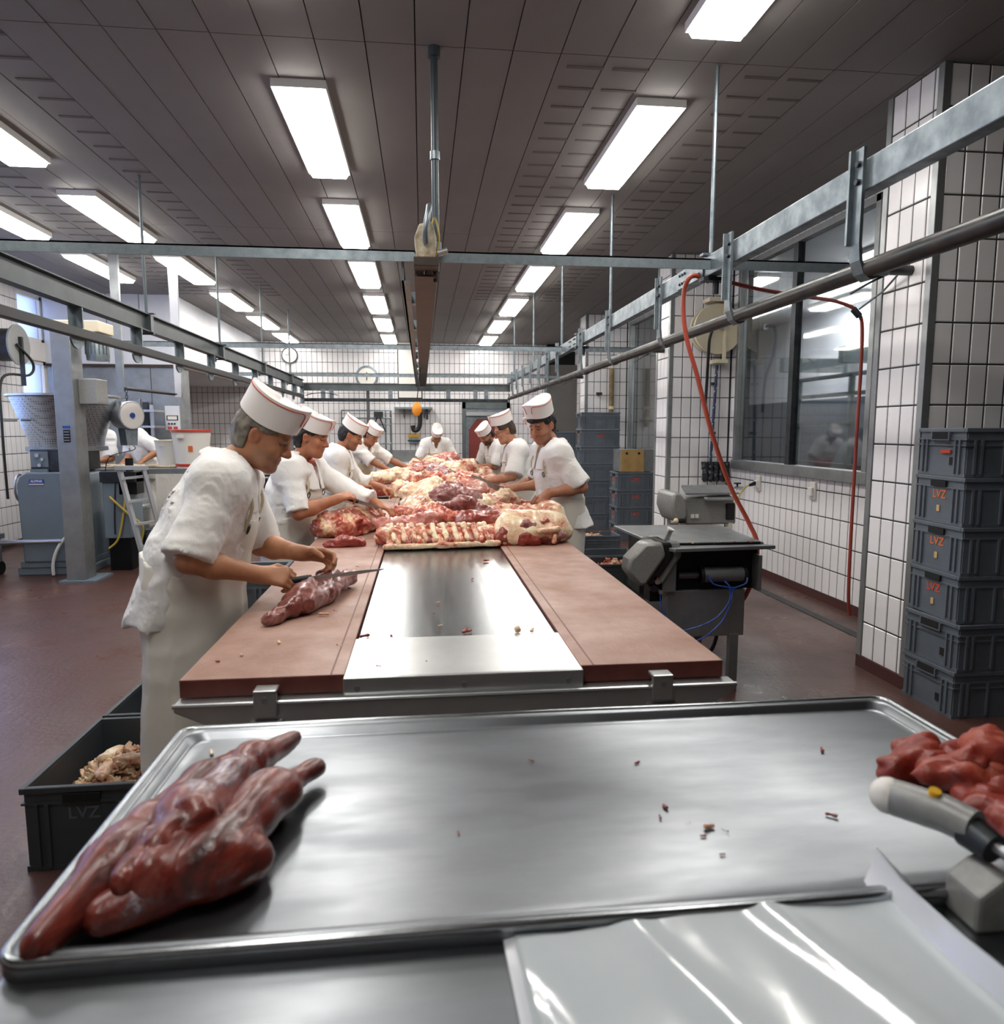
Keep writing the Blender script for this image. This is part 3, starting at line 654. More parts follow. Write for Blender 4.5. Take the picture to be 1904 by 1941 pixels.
# ================================================================= implicit-surface modelling (bodies, cloth, meat)
_rs = np.random.RandomState(7); _LAT = _rs.rand(32, 32, 32).astype(np.float32)
def vnoise(x, y, z):
    x, y, z = np.broadcast_arrays(x, y, z)
    xi, yi, zi = np.floor(x).astype(int), np.floor(y).astype(int), np.floor(z).astype(int)
    fx, fy, fz = x-xi, y-yi, z-zi
    fx, fy, fz = [f*f*(3-2*f) for f in (fx, fy, fz)]
    r = 0
    for a in (0, 1):
        for b in (0, 1):
            for c in (0, 1):
                r = r+_LAT[(xi+a) & 31, (yi+b) & 31, (zi+c) & 31]*(fx if a else 1-fx)*(fy if b else 1-fy)*(fz if c else 1-fz)
    return r-.5
class Field:
    def __init__(s, lo, hi, h):
        s.h = h; s.lo = np.array(lo, float); s.n = np.ceil((np.array(hi)-s.lo)/h).astype(int)+1
        s.d = np.full(s.n, 1., np.float32)
        s.ax = [(s.lo[i]+h*np.arange(s.n[i])).astype(np.float32) for i in range(3)]
    def sub(s, lo, hi):
        a = np.clip(np.floor((np.array(lo)-s.lo)/s.h).astype(int), 0, s.n); b = np.clip(np.ceil((np.array(hi)-s.lo)/s.h).astype(int)+1, 0, s.n)
        sl = tuple(slice(a[i], b[i]) for i in range(3))
        return sl, s.ax[0][sl[0]][:, None, None], s.ax[1][sl[1]][None, :, None], s.ax[2][sl[2]][None, None, :]
    def put(s, fn, lo, hi, k=.02, op='u', pad=None):
        pad = (k+2.5*s.h) if pad is None else pad
        sl, X, Y, Z = s.sub(np.array(lo)-pad, np.array(hi)+pad)
        if min(s.d[sl].shape) == 0: return
        d = fn(X, Y, Z); a = s.d[sl]
        if op == 'u':
            t = np.maximum(k-np.abs(a-d), 0)/k if k > 0 else 0
            s.d[sl] = np.minimum(a, d)-t*t*k*.25
        else:
            d = -d; t = np.maximum(k-np.abs(a-d), 0)/k if k > 0 else 0
            s.d[sl] = np.maximum(a, d)+t*t*k*.25
    def cone(s, a, b, ra, rb=None, k=.02, op='u'):
        rb = ra if rb is None else rb
        a, b = np.array(a, float), np.array(b, float); ba = b-a; L = max(ba@ba, 1e-9); r = max(ra, rb)
        def fn(X, Y, Z):
            x, y, z = X-a[0], Y-a[1], Z-a[2]
            t = np.clip((x*ba[0]+y*ba[1]+z*ba[2])/L, 0, 1)
            return np.sqrt((x-t*ba[0])**2+(y-t*ba[1])**2+(z-t*ba[2])**2)-(ra+(rb-ra)*t)
        s.put(fn, np.minimum(a, b)-r, np.maximum(a, b)+r, k, op)
    def ell(s, c, r, k=.02, op='u', Rm=None):
        c = np.array(c, float); r = np.array(r, float); Rm = np.eye(3) if Rm is None else np.array(Rm); m = max(r)
        def fn(X, Y, Z):
            x, y, z = X-c[0], Y-c[1], Z-c[2]
            q = [x*Rm[0, i]+y*Rm[1, i]+z*Rm[2, i] for i in range(3)]
            k0 = np.sqrt(sum((q[i]/r[i])**2 for i in range(3))); k1 = np.sqrt(sum((q[i]/r[i]**2)**2 for i in range(3)))
            return k0*(k0-1)/np.maximum(k1, 1e-6)
        s.put(fn, c-m, c+m, k, op)
    def full(s, fn, op='i', k=.0):
        X, Y, Z = s.ax[0][:, None, None], s.ax[1][None, :, None], s.ax[2][None, None, :]
        d = fn(X, Y, Z)
        if op == 'i': s.d = np.maximum(s.d, d) if k == 0 else np.maximum(s.d, d)+(np.maximum(k-np.abs(s.d-d), 0)/k)**2*k*.25
        elif op == 'add':
            m = np.abs(s.d) < .12
            s.d = np.where(m, s.d+d, s.d)
    def noise(s, amp, fr, seed=0., ridge=False):
        idx = np.nonzero(np.abs(s.d) < amp*1.5+3*s.h)
        x, y, z = [s.ax[i][idx[i]] for i in range(3)]
        fr = fr if hasattr(fr, '__len__') else (fr, fr, fr)
        n = vnoise(x*fr[0]+seed, y*fr[1]+seed*1.7, z*fr[2]+seed*.6)*2
        if ridge: n = 1-2*np.abs(n)
        s.d[idx] += (amp*n).astype(np.float32)
    def mesh(s):
        d = s.d; d[0] = d[-1] = 1; d[:, 0] = d[:, -1] = 1; d[:, :, 0] = d[:, :, -1] = 1
        ins = d < 0
        c = np.zeros(tuple(k-1 for k in d.shape), np.uint8)
        off = [(a, b, e) for a in (0, 1) for b in (0, 1) for e in (0, 1)]
        A, B, C = d.shape
        for a, b, e in off: c += ins[a:A-1+a, b:B-1+b, e:C-1+e]
        act = (c > 0) & (c < 8); idx = np.array(np.nonzero(act)).T
        vid = np.full(act.shape, -1, np.int32); vid[act] = np.arange(len(idx))
        vals = {o: d[idx[:, 0]+o[0], idx[:, 1]+o[1], idx[:, 2]+o[2]] for o in off}
        P = np.zeros((len(idx), 3)); W = np.zeros(len(idx))
        for o in off:
            for ax in range(3):
                if o[ax]: continue
                q = list(o); q[ax] = 1; q = tuple(q); a, b = vals[o], vals[q]; m = (a < 0) != (b < 0)
                t = np.where(m, a/np.where(m, a-b, 1), 0)
                p = np.array(o, float)[None]+0*t[:, None]; p[:, ax] = t
                P[m] += p[m]; W[m] += 1
        V = s.lo+s.h*(idx+P/np.maximum(W, 1)[:, None])
        Q = []
        for ax in range(3):
            n = [A, B, C]; sl0 = [slice(1, k-1) for k in n]; sl1 = list(sl0); sl0[ax] = slice(0, n[ax]-1); sl1[ax] = slice(1, n[ax])
            a, b = ins[tuple(sl0)], ins[tuple(sl1)]; e = np.array(np.nonzero(a != b)).T
            sg = a[tuple(e.T)]
            st = np.array([0 if i == ax else 1 for i in range(3)]); e = e+st
            u, v = (ax+1) % 3, (ax+2) % 3
            du = np.zeros(3, int); du[u] = 1; dv = np.zeros(3, int); dv[v] = 1
            qd = np.stack([vid[tuple((e-du-dv).T)], vid[tuple((e-dv).T)], vid[tuple(e.T)], vid[tuple((e-du).T)]], 1)
            qd[~sg] = qd[~sg][:, ::-1]; Q.append(qd)
        return V, np.concatenate(Q)
def fastmesh(name, V, Q, m, parent=None, smooth=True):
    me = bpy.data.meshes.new(name); nv, nf = len(V), len(Q)
    me.vertices.add(nv); me.vertices.foreach_set('co', np.asarray(V, np.float32).ravel())
    me.loops.add(nf*4); me.loops.foreach_set('vertex_index', np.asarray(Q, np.int32).ravel())
    me.polygons.add(nf); me.polygons.foreach_set('loop_start', np.arange(nf, dtype=np.int32)*4)
    me.update(calc_edges=True); me.validate()
    if smooth: me.shade_smooth()
    o = bpy.data.objects.new(name, me); COL.objects.link(o); me.materials.append(M[m] if isinstance(m, str) else m)
    if parent: o.parent = parent
    return o

# ----------------------------------------------------------------- people
def skin_material(name, base, dark, lip):
    m, nt, b = nodes(name)
    at = add(nt, 'ShaderNodeVertexColor', layer_name='Col')
    tc = add(nt, 'ShaderNodeTexCoord'); n = add(nt, 'ShaderNodeTexNoise', Scale=28., Detail=4.); nt.links.new(tc.outputs['Object'], n.inputs['Vector'])
    r = ramp(nt, n.outputs[0], [(.3, (.82, .76, .74)), (.7, (1.08, 1.02, 1.0))])
    mx = add(nt, 'ShaderNodeMix', data_type='RGBA', blend_type='MULTIPLY'); mx.inputs[0].default_value = .8
    nt.links.new(at.outputs[0], mx.inputs[6]); nt.links.new(r.outputs[0], mx.inputs[7]); nt.links.new(mx.outputs[2], b.inputs['Base Color'])
    b.inputs['Roughness'].default_value = .5; b.inputs['Subsurface Weight'].default_value = .15; b.inputs['Subsurface Radius'].default_value = (.02, .007, .004); b.inputs['Subsurface Scale'].default_value = .4
    return m
M['skin'] = skin_material('skin', '', '', '')
for k, c in (('hair_grey', '8d867a'), ('hair_black', '16120f'), ('hair_dark', '241a14'), ('hair_brown', '4a3826')):
    M[k] = mat(k, c, .55, c2='%02x%02x%02x' % tuple(int(int(c[i:i+2], 16)*.6) for i in (0, 2, 4)), vs=60, stretch=(1, .25, .25), bump=.5, bs=120)
M['eyewhite'] = mat('eye', 'cfc8c0', .2); M['iris'] = mat('dark_iris', '20140c', .2)
M['trouser'] = mat('pale_trousers', 'dcdcd8', .8); M['boot'] = mat('white_rubber_boot', 'd4d4d0', .4)
def rotx(a): c, s = math.cos(a), math.sin(a); return np.array([[1, 0, 0], [0, c, -s], [0, s, c]])
def roty(a): c, s = math.cos(a), math.sin(a); return np.array([[c, 0, s], [0, 1, 0], [-s, 0, c]])
def rotz(a): c, s = math.cos(a), math.sin(a); return np.array([[c, -s, 0], [s, c, 0], [0, 0, 1]])
def nrm(v): v = np.array(v, float); return v/np.linalg.norm(v)
def ik(sh, wr, l1, l2, hint):
    d = wr-sh; D = np.linalg.norm(d); D = min(D, (l1+l2)*.995); u = d/np.linalg.norm(d)
    a = (l1*l1-l2*l2+D*D)/(2*D); hgt = math.sqrt(max(l1*l1-a*a, 0)); h = np.array(hint, float); h = h-u*(h@u); h = nrm(h)
    return sh+u*a+h*hgt, sh+u*D
def hand_bones(w, d, n, thumb, curl, spread=.0, scale=1.):
    """finger chains from wrist w, pointing direction d, palm normal n, thumb side vector"""
    d, n = nrm(d), np.array(n, float); n = nrm(n-d*(n@d)); t = np.cross(d, n); t = t*(1 if t@np.array(thumb) > 0 else -1)
    ch = []; pal = []
    for i, (o, L) in enumerate(((.030, 1.0), (.0105, 1.1), (-.0105, 1.02), (-.030, .82))):
        k = w+d*(.094-.006*abs(i-1.2))*scale+t*o*scale
        pal.append((w+d*.012*scale+t*o*.55*scale, k))
        P = [k]; ang = 0; cc = curl[i] if hasattr(curl[0], '__len__') else curl
        for j, (l, ca) in enumerate(zip((.044, .027, .021), cc)):
            ang += ca; v = nrm(d+t*o*spread*6)*math.cos(ang)+n*math.sin(ang); P.append(P[-1]+v*l*L*scale)
        ch.append(P)
    b = w+d*.022*scale+t*.024*scale+n*.006
    return pal, ch, b, d, n, t
def person(label, loc, rz, pose):
    p = dict(scale=1., lean=.2, fat=1., pitch=.5, yaw=0., roll=0., curl=(.5, .6, .4), lcurl=None, h=.007, sleeve=1.04, lsleeve=None, hair='hair_dark', apron=True,
             skin='c08a6c', fringe=False, beard=None, cap=True, shirt=None, eHintR=(.5, -.6, -.6), eHintL=(-.5, -.6, -.6), wrinkle=1., hairlow=-.05, glasses=False, legs=True, tuft=0., capcol='cap', capup=0., turn=0.)
    p.update(pose); h = p['h']; s = p['scale']
    root = thing('person', label, 'person', loc, rz, 'butchers in white')
    a = p['lean']; u = np.array([0, math.sin(a), math.cos(a)]); f = np.array([0, math.cos(a), -math.sin(a)]); X_ = np.array([1., 0, 0])
    if p['turn']:   # shoulders twisted about the spine
        c_, s_ = math.cos(p['turn']), math.sin(p['turn']); X_ = nrm(np.array([c_, s_, 0])*1.); f = np.array([-s_*math.cos(a), c_*math.cos(a), -math.sin(a)])
    pel = np.array([0, p.get('back', 0.), .95])*s
    ch = pel+u*.32*s; nb = pel+u*.545*s+f*(-.0)
    shR, shL = pel+u*.475*s+X_*.175*s, pel+u*.475*s-X_*.175*s
    shR = shR+f*p.get('shfR', .02); shL = shL+f*p.get('shfL', .02)
    Rh = rotz(p['yaw']) @ rotx(-p['pitch']) @ roty(p['roll'])
    hu, hf, hx = Rh[:, 2], Rh[:, 1], Rh[:, 0]
    nd = nrm(u+f*(.25+p.get('neck', p['pitch'])*.75)); hc = nb+nd*.1*s+hu*.055*s+hf*.02*s
    H = lambda x, y, z: hc+(Rh @ np.array([x, y, z]))*s
    l1, l2 = .29*s, .255*s
    wrR, wrL = np.array(p['wrR'], float), np.array(p['wrL'], float)
    elR, wrR = ik(shR, wrR, l1, l2, p['eHintR']); elL, wrL = ik(shL, wrL, l1, l2, p['eHintL'])
    pts = np.array([pel, nb, shR, shL, elR, elL, wrR, wrL, hc+hu*.13*s, hc+hf*.14*s, hc-hf*.14*s]); pad = .2
    lo = pts.min(0)-pad; hi = pts.max(0)+pad; lo[2] = -.02 if p['legs'] else lo[2]
    lo[:2] = np.minimum(lo[:2], -.27); hi[:2] = np.maximum(hi[:2], .27)
    B = Field(lo, hi, h)
    fat = p['fat']
    # trunk
    def torso(F, infl, k=.05):
        for (q0, q1, r0, r1, wd) in ((pel-u*.04*s, pel+u*.16*s, .118, .118*fat, 1.38), (pel+u*.16*s, ch, .118*fat, .125, 1.3), (ch, pel+u*.43*s, .125, .105, 1.38)):
            q0, q1 = np.array(q0), np.array(q1); ba = q1-q0; L = ba@ba
            fx = f; sx = X_
            def fn(X, Y, Z, q0=q0, ba=ba, L=L, r0=r0, r1=r1, wd=wd):
                x, y, z = X-q0[0], Y-q0[1], Z-q0[2]
                ax_ = x*sx[0]+y*sx[1]+z*sx[2]; ay_ = x*fx[0]+y*fx[1]+z*fx[2]; az_ = x*u[0]+y*u[1]+z*u[2]
                Lq = math.sqrt(L); t = np.clip(az_/Lq, 0, 1)
                dz = np.maximum(np.maximum(-az_, az_-Lq), 0)
                return (np.sqrt((ax_/wd)**2+ay_**2+dz**2)-((r0+(r1-r0)*t)*s+infl))*1.12
            F.put(fn, np.minimum(q0, q1)-.24, np.maximum(q0, q1)+.24, k)
        F.cone(shR-X_*.04*s-u*.02, shL+X_*.04*s-u*.02, .075*s+infl*.8, k=k)
        F.cone(nb-u*.05*s, shR, .062*s+infl*.7, .066*s+infl*.8, k=k); F.cone(nb-u*.05*s, shL, .062*s+infl*.7, .066*s+infl*.8, k=k)
    torso(B, -.026)
    # arms
    for sh, el, wr in ((shR, elR, wrR), (shL, elL, wrL)):
        B.cone(sh, el, .052*s, .041*s, .03); B.cone(el, el+(wr-el)*.35, .043*s, .045*s, .02); B.cone(el+(wr-el)*.35, wr, .045*s, .0285*s, .02)
    # legs
    if p['legs']:
        for sd in (-1, 1):
            hp = pel+np.array([sd*.09, 0, -.05])*s; kn = np.array([sd*.1*s, p.get('back', 0)*.6+.02, .5*s]); an = np.array([sd*.1*s, 0, .08])
            B.cone(hp, kn, .088*s, .058*s, .04); B.cone(kn, an, .058*s, .04*s, .03); B.cone(an, an+np.array([0, .15, -.045]), .042, .036, .02)
    # neck and head
    B.cone(nb-u*.03*s, H(0, -.02, -.055), .058*s, .056*s, .035)
    B.ell(H(0, -.012, .035), np.array([.076, .098, .09])*s, .02, Rm=Rh)
    B.ell(H(0, .02, -.035), np.array([.063, .07, .082])*s, .03, Rm=Rh)
    B.cone(H(-.03, .05, -.085), H(.03, .05, -.085), .024*s, k=.03); B.cone(H(0, .07, -.1), H(0, .074, -.098), .02*s, k=.025)
    B.cone(H(-.032, .083, .03), H(.032, .083, .03), .012*s, k=.02)
    for sd in (-1, 1):
        B.ell(H(sd*.044, .058, -.022), np.array([.022, .024, .024])*s, .02, Rm=Rh)
        B.ell(H(sd*.032, .1, .008), np.array([.017, .016, .012])*s, .012, 's', Rm=Rh)
        B.ell(H(sd*.031, .078, .008), np.array([.0135, .0135, .0115])*s, .004, Rm=Rh)
        Re = Rh @ rotz(sd*.35) @ rotx(.15)
        B.ell(H(sd*.079, -.012, -.002), np.array([.011, .021, .033])*s, .006, Rm=Re)
        B.ell(H(sd*.088, -.007, .0), np.array([.007, .011, .018])*s, .004, 's', Rm=Re)
    B.cone(H(0, .088, .018), H(0, .112, -.024), .0085*s, .0135*s, .012); B.cone(H(-.011, .1, -.029), H(.011, .1, -.029), .0095*s, k=.008)
    B.cone(H(-.019, .086, -.056), H(.019, .086, -.056), .0085*s, k=.007); B.cone(H(-.016, .084, -.068), H(.016, .084, -.068), .0085*s, k=.006)
    B.cone(H(-.022, .094, -.0625), H(.022, .094, -.0625), .0028*s, k=.004, op='s')
    # hands
    info = {}
    for nm_, el, wr, sd in (('R', elR, wrR, 1), ('L', elL, wrL, -1)):
        d = nrm(p.get('hd'+nm_, wr-el)); n = np.array(p.get('pn'+nm_, (0, 0, -1)), float); th = p.get('th'+nm_, (-sd, 0, .3))
        cu = p['curl'] if nm_ == 'R' or p['lcurl'] is None else p['lcurl']
        pal, chs, tb, d, n, t = hand_bones(wr, d, n, th, cu, scale=s)
        B.cone(wr-d*.02, wr+d*.02, .027*s, .026*s, .02)
        for q0, q1 in pal: B.cone(q0, q1, .0155*s, .0125*s, .012)
        tc = p.get('tc'+nm_, .5)
        v1 = nrm(d*.62+t*.62+n*.38); v2 = nrm(d*.85+t*.1+n*tc)
        B.cone(tb, tb+v1*.045*s, .0155*s, .0125*s, .012); B.cone(tb+v1*.045*s, tb+v1*.045*s+v2*.034*s, .0118*s, .0105*s, .006); B.cone(tb+v1*.045*s+v2*.034*s, tb+v1*.045*s+v2*.034*s+nrm(v2+n*.3)*.024*s, .0105*s, .0085*s, .004)
        for P_ in chs:
            r = .0102*s
            for q0, q1 in zip(P_[:-1], P_[1:]): B.cone(q0, q1, r, r*.92, .0035); r *= .92
        info[nm_] = (wr, d, n, t, wr+d*.082*s+n*.03*s)
    V, Q = B.mesh()
    body = fastmesh('body', V, Q, 'skin', root)
    # colours that belong to the face
    base = np.array(lin(p['skin'])[:3]); col = np.tile(base, (len(V), 1)).astype(np.float32)
    L_ = (V-hc) @ Rh / s
    def paint(mask, c, k): col[mask] = col[mask]*(1-k)+np.array(lin(c)[:3])*k
    lx, ly, lz = L_.T
    paint((np.abs(lx) < .022) & (ly > .078) & (lz > -.074) & (lz < -.05), 'a85848', .55)
    paint((np.abs(lx) < .02) & (ly > .095) & (lz > -.04) & (lz < .0), 'b8705a', .4)
    paint((np.abs(np.abs(lx)-.032) < .02) & (ly > .075) & (np.abs(lz-.033-.004*np.sign(.03-np.abs(lx))) < .0055), '2a1d14' if p['hair'] != 'hair_grey' else '6b5c50', .8)
    paint((np.abs(np.abs(lx)-.032) < .017) & (ly > .072) & (np.abs(lz-.0075) < .0045), '2a1a12', .75)
    paint((np.abs(lx) > .07) & (np.abs(ly+.01) < .03) & (np.abs(lz) < .04), 'b06a52', .35)
    if p['beard']: paint((lz < -.035) & (ly > .0) & (lz > -.14) & ~((np.abs(lx) < .024) & (lz > -.076) & (lz < -.048)) | ((np.abs(lx) < .03) & (ly > .08) & (lz < -.034) & (lz > -.048)), p['beard'][0], p['beard'][1])
    at = body.data.color_attributes.new('Col', 'FLOAT_COLOR', 'POINT')
    at.data.foreach_set('color', np.concatenate([col, np.ones((len(V), 1))], 1).astype(np.float32).ravel())
    # ---- coat
    C = Field(lo-.03, hi+.03, max(h, .008))
    wv = p['wrinkle']
    torso(C, .022)
    wz = np.array([0, 0, 1.])
    sk0, sk1 = pel+u*.1*s, np.array([0, -.035+p.get('back', 0), .84*s])
    def skirt(F, q0, q1, r0, r1, wd, k=.04):
        ba = q1-q0; L = ba@ba
        def fn(X, Y, Z):
            x, y, z = X-q0[0], Y-q0[1], Z-q0[2]; t = np.clip((x*ba[0]+y*ba[1]+z*ba[2])/L, 0, 1)
            x, y, z = x-t*ba[0], y-t*ba[1], z-t*ba[2]
            return (np.sqrt((x/wd)**2+y*y+z*z*.5)-(r0+(r1-r0)*t))*1.1
        F.put(fn, np.minimum(q0, q1)-.3, np.maximum(q0, q1)+.3, k)
    skirt(C, sk0, sk1, .135*s*fat, p.get('flare', .165)*s, 1.28)
    T_ = C; C = Field(lo-.03, hi+.03, max(h, .008))
    for sh, el, wr, sl_ in ((shR, elR, wrR, p['sleeve']), (shL, elL, wrL, p['lsleeve'] or p['sleeve'])):
        r0, r1 = .07*s, p.get('cuff', .068)*s
        if sl_ <= 1: C.cone(sh, sh+(el-sh)*sl_, r0, r1, .035)
        else:
            C.cone(sh, el, r0, .066*s, .035); C.cone(el, el+(wr-el)*(sl_-1), .066*s, r1, .03)
    # cut the sleeve ends square, hem and V neckline
    for sh, el, wr, sl_ in ((shR, elR, wrR, p['sleeve']), (shL, elL, wrL, p['lsleeve'] or p['sleeve'])):
        if sl_ <= 1: e, ax_ = sh+(el-sh)*sl_, nrm(el-sh)
        else: e, ax_ = el+(wr-el)*(sl_-1), nrm(wr-el)
        def fn(X, Y, Z, e=e, ax_=ax_):
            x, y, z = X-e[0], Y-e[1], Z-e[2]; q = x*ax_[0]+y*ax_[1]+z*ax_[2]
            rr = np.sqrt(np.maximum(x*x+y*y+z*z-q*q, 0))
            return np.maximum(-q, np.maximum(rr-.2, q-.2))
        C.put(fn, e-.25, e+.25, .004, 's', .0)
    k_ = .03; t_ = np.maximum(k_-np.abs(C.d-T_.d), 0)/k_; C.d = np.minimum(C.d, T_.d)-t_*t_*k_*.25
    def vneck(X, Y, Z):
        x, y, z = X-nb[0], Y-nb[1], Z-nb[2]
        a1 = x*u[0]+y*u[1]+z*u[2]; b1 = x*f[0]+y*f[1]+z*f[2]; c1 = np.abs(x*X_[0]+y*X_[1]+z*X_[2])
        v = np.maximum(c1*.85-(a1+p.get('vdepth', .17))*.42, -b1+.02)
        up = .02-a1+np.where(b1 < 0, .03, 0)*0
        return np.minimum(np.maximum(v, -.3-a1), np.sqrt(c1**2+(b1-.0)**2)-.066+np.maximum(-a1-.02, 0))
    C.put(vneck, nb-.2, nb+.2, .006, 's', 0)
    hem = .865*s
    C.full(lambda X, Y, Z: hem+.008*np.sin(X*14+Y*9)-Z+0*X)
    C.noise(.006*wv, (8, 8, 5), p['scale']*13+len(label)); C.noise(-.011*wv, (9, 9, 4), len(label)*1.3, True); C.noise(-.007*wv, (7, 7, 14), len(label)*.7, True); C.noise(.002*wv, 26, 3.)
    # deep creases radiating at the elbow and under the arm
    fastmesh('coat', *C.mesh(), 'coat', root)
    # collar
    K = Field(nb-.19, nb+.19, .0065); nx_ = nrm(u*.75+nd*.35)
    def colf(X, Y, Z):
        cb_ = nb+f*.014*s
        x, y, z = X-cb_[0], Y-cb_[1], Z-cb_[2]
        a1 = (x*nx_[0]+y*nx_[1]+z*nx_[2])/s; c1 = (x*X_[0]+y*X_[1]+z*X_[2])/s
        rr = np.sqrt(np.maximum((x*x+y*y+z*z)/s/s-a1*a1, 0)); b1 = (x*f[0]+y*f[1]+z*f[2])/s
        tgt = .079+np.clip(.035-a1, 0, .2)*.62
        d = np.abs(rr-tgt)-.0065
        low = -.028-np.clip(b1+.02, 0, .2)*.75
        d = np.maximum(d, np.maximum(a1-.03+np.clip(b1, 0, .1)*.35+np.clip(-b1, 0, .1)*.25, low-a1))
        return np.maximum(d, np.where(b1 > 0, (.016+np.clip(a1+.1, 0, .2)*.18)-np.abs(c1), -.1))
    K.put(colf, nb-.18, nb+.18, .002, 'u', 0)
    fastmesh('collar', *K.mesh(), 'coat', root)
    if p['shirt']:
        g = G(); q = nb+f*.055-u*.03
        g.prism([(-.03, .035), (.03, .035), (.022, -.04), (0, -.14), (-.022, -.04)], q+f*.02, tuple(X_), tuple(u-f*.0), tuple(f*.012)).obj('shirt', p['shirt'], root)
    # trousers and boots
    if p['legs']:
        T = Field((-.3, -.3, -.02), (.3, .35, 1.02), .014)
        for sd in (-1, 1):
            hp = np.array([sd*.075, p.get('back', 0)-.02, .9])*s; an = np.array([sd*.1*s, 0, .1])
            T.cone(hp, an, .122*s, .085, .03)
        T.full(lambda X, Y, Z: .09-Z+0*X+0*Y); fastmesh('trousers', *T.mesh(), 'trouser', root)
        for sd in (-1, 1):
            T = Field((sd*.1*s-.09, -.12, -.012), (sd*.1*s+.09, .26, .2), .012)
            an = np.array([sd*.1*s, 0, .08]); T.cone(an+[0, 0, .07], an, .06, .055, .03); T.cone(an+[0, -.02, -.035], an+[0, .16, -.042], .052, .046, .03)
            T.full(lambda X, Y, Z: -Z+0*X+0*Y); fastmesh('boot', *T.mesh(), 'boot', root)
    # ---- apron
    if p['apron']:
        A = Field(lo-.03, hi+.03, max(h, .009))
        torso(A, .029)
        skirt(A, pel+u*.12*s, np.array([0, .02+p.get('back', 0)*.7, .25*s]), .143*s*fat, p.get('aflare', .175)*s, 1.3)
        bt = p.get('bib', .36)*s; bwid = .135*s; ab = p.get('aback', -.03)
        def region(X, Y, Z):
            x, y, z = X-pel[0], Y-pel[1], Z-pel[2]
            a1 = x*u[0]+y*u[1]+z*u[2]; b1 = x*f[0]+y*f[1]+z*f[2]; c1 = np.abs(x*X_[0]+y*X_[1]+z*X_[2])
            wlim = bwid+np.clip((.2*s-a1)*2.2, 0, .4)
            return np.maximum(np.maximum(a1-bt, c1-wlim), np.where(a1 > .13*s, .02-b1, ab-y))
        A.full(region); A.full(lambda X, Y, Z: .24*s-Z+0*X+0*Y)
        A.noise(.004*wv, (6, 6, 3), 5.+len(label)); A.noise(-.008*wv, (9, 9, 2.2), 2.+len(label), True); A.noise(-.004*wv, (5, 5, 9), 6., True)
        fastmesh('apron', *A.mesh(), p.get('apronm', 'apron'), root)
        for sd in (-1, 1):
            tp = pel+u*bt+X_*sd*bwid*.85+f*.145*s
            mid = pel+u*.44*s+X_*sd*.115*s+f*.14*s
            st = G().tube(curve([tp-u*.03, mid, nb+X_*sd*.092*s+f*.035*s-u*.012, nb+X_*sd*.066*s-f*.062*s+u*.004], 6), .0065, 6).obj('strap', 'strap', root)
            q = tp-u*.0+f*.012
            g = G(); g.tube([q+X_*.017*math.cos(k*.785)+u*.017*math.sin(k*.785)-u*.02 for k in range(9)], .003, 6); g.obj('buckle_ring', 'darksteel', st)
    # ---- hair
    Hf = Field(hc-.19, hc+.19, .006 if h < .009 else .008)
    Hf.ell(H(0, -.018, .035), np.array([.085, .105, .098])*s, .01, Rm=Rh)
    Hf.ell(H(0, -.05, -.02), np.array([.074, .065, .075])*s, .03, Rm=Rh)
    if p['fringe']: Hf.ell(H(0, .045, .078), np.array([.076, .062, .032])*s, .02, Rm=Rh); Hf.ell(H(0, -.05, .01), np.array([.083, .068, .075])*s, .02, Rm=Rh)
    lowz = p['hairlow']
    def hreg(X, Y, Z):
        x, y, z = X-hc[0], Y-hc[1], Z-hc[2]
        lx = (x*hx[0]+y*hx[1]+z*hx[2])/s; ly = (x*hf[0]+y*hf[1]+z*hf[2])/s; lz = (x*hu[0]+y*hu[1]+z*hu[2])/s
        front = .06 if not p['fringe'] else .12
        side = np.where(lz > (.054 if p['fringe'] else .03), front, .045-.9*np.clip(.03-lz, 0, .03)*2-.0)
        ear = np.where((np.abs(ly+.008) < .026) & (lz < .022), .05, -.05)
        side = np.where(lz < -.0, -.02, side)
        r = np.maximum(ly-side, lowz-lz-np.clip(-(ly+.02), 0, .1)*.35)
        return np.maximum(np.maximum(r, ear), lz-.1 if p['cap'] else -1.)
    Hf.full(hreg); Hf.noise(.004, (30, 60, 60), 9.); Hf.noise(.004, 18, 1.)
    fastmesh('hair', *Hf.mesh(), p['hair'], root)
    if p['tuft']:
        pass
    # ---- paper cap
    if p['cap']:
        g = G(); N = 40; ax_, bx_ = .089*s, .117*s; hb = .104*s; up0 = (.058+p['capup'])*s
        ti = p.get('captilt', .12)
        ce_, se_ = math.cos(ti), math.sin(ti)
        def cp(th, k, z):
            e = 2.35; cth, sth = math.cos(th), math.sin(th)
            r = (abs(cth)**e+abs(sth)**e)**(-1/e)
            x, y = ax_*k*r*cth, bx_*k*r*sth-.01; zz = z+.012*s*math.cos(2*th)*-1
            return H(x/s, (y*ce_+zz*se_)/s, (-y*se_+zz*ce_+up0)/s)
        prof = [(.94, 0), (1.0, 0), (1.015, hb*.5), (1.035, hb), (1.01, hb+.002), (.95, hb-.004), (.5, hb-.004), (.05, hb-.003)]
        V_ = [cp(2*math.pi*k/N, r_, z_) for r_, z_ in prof for k in range(N)]
        F_ = [(i*N+k, i*N+(k+1) % N, (i+1)*N+(k+1) % N, (i+1)*N+k) for i in range(len(prof)-1) for k in range(N)]
        F_ += [tuple(range(N-1, -1, -1)), tuple((len(prof)-1)*N+k for k in range(N))]
        cpo = finish('cap', V_, F_, p['capcol'], root, smooth=40)
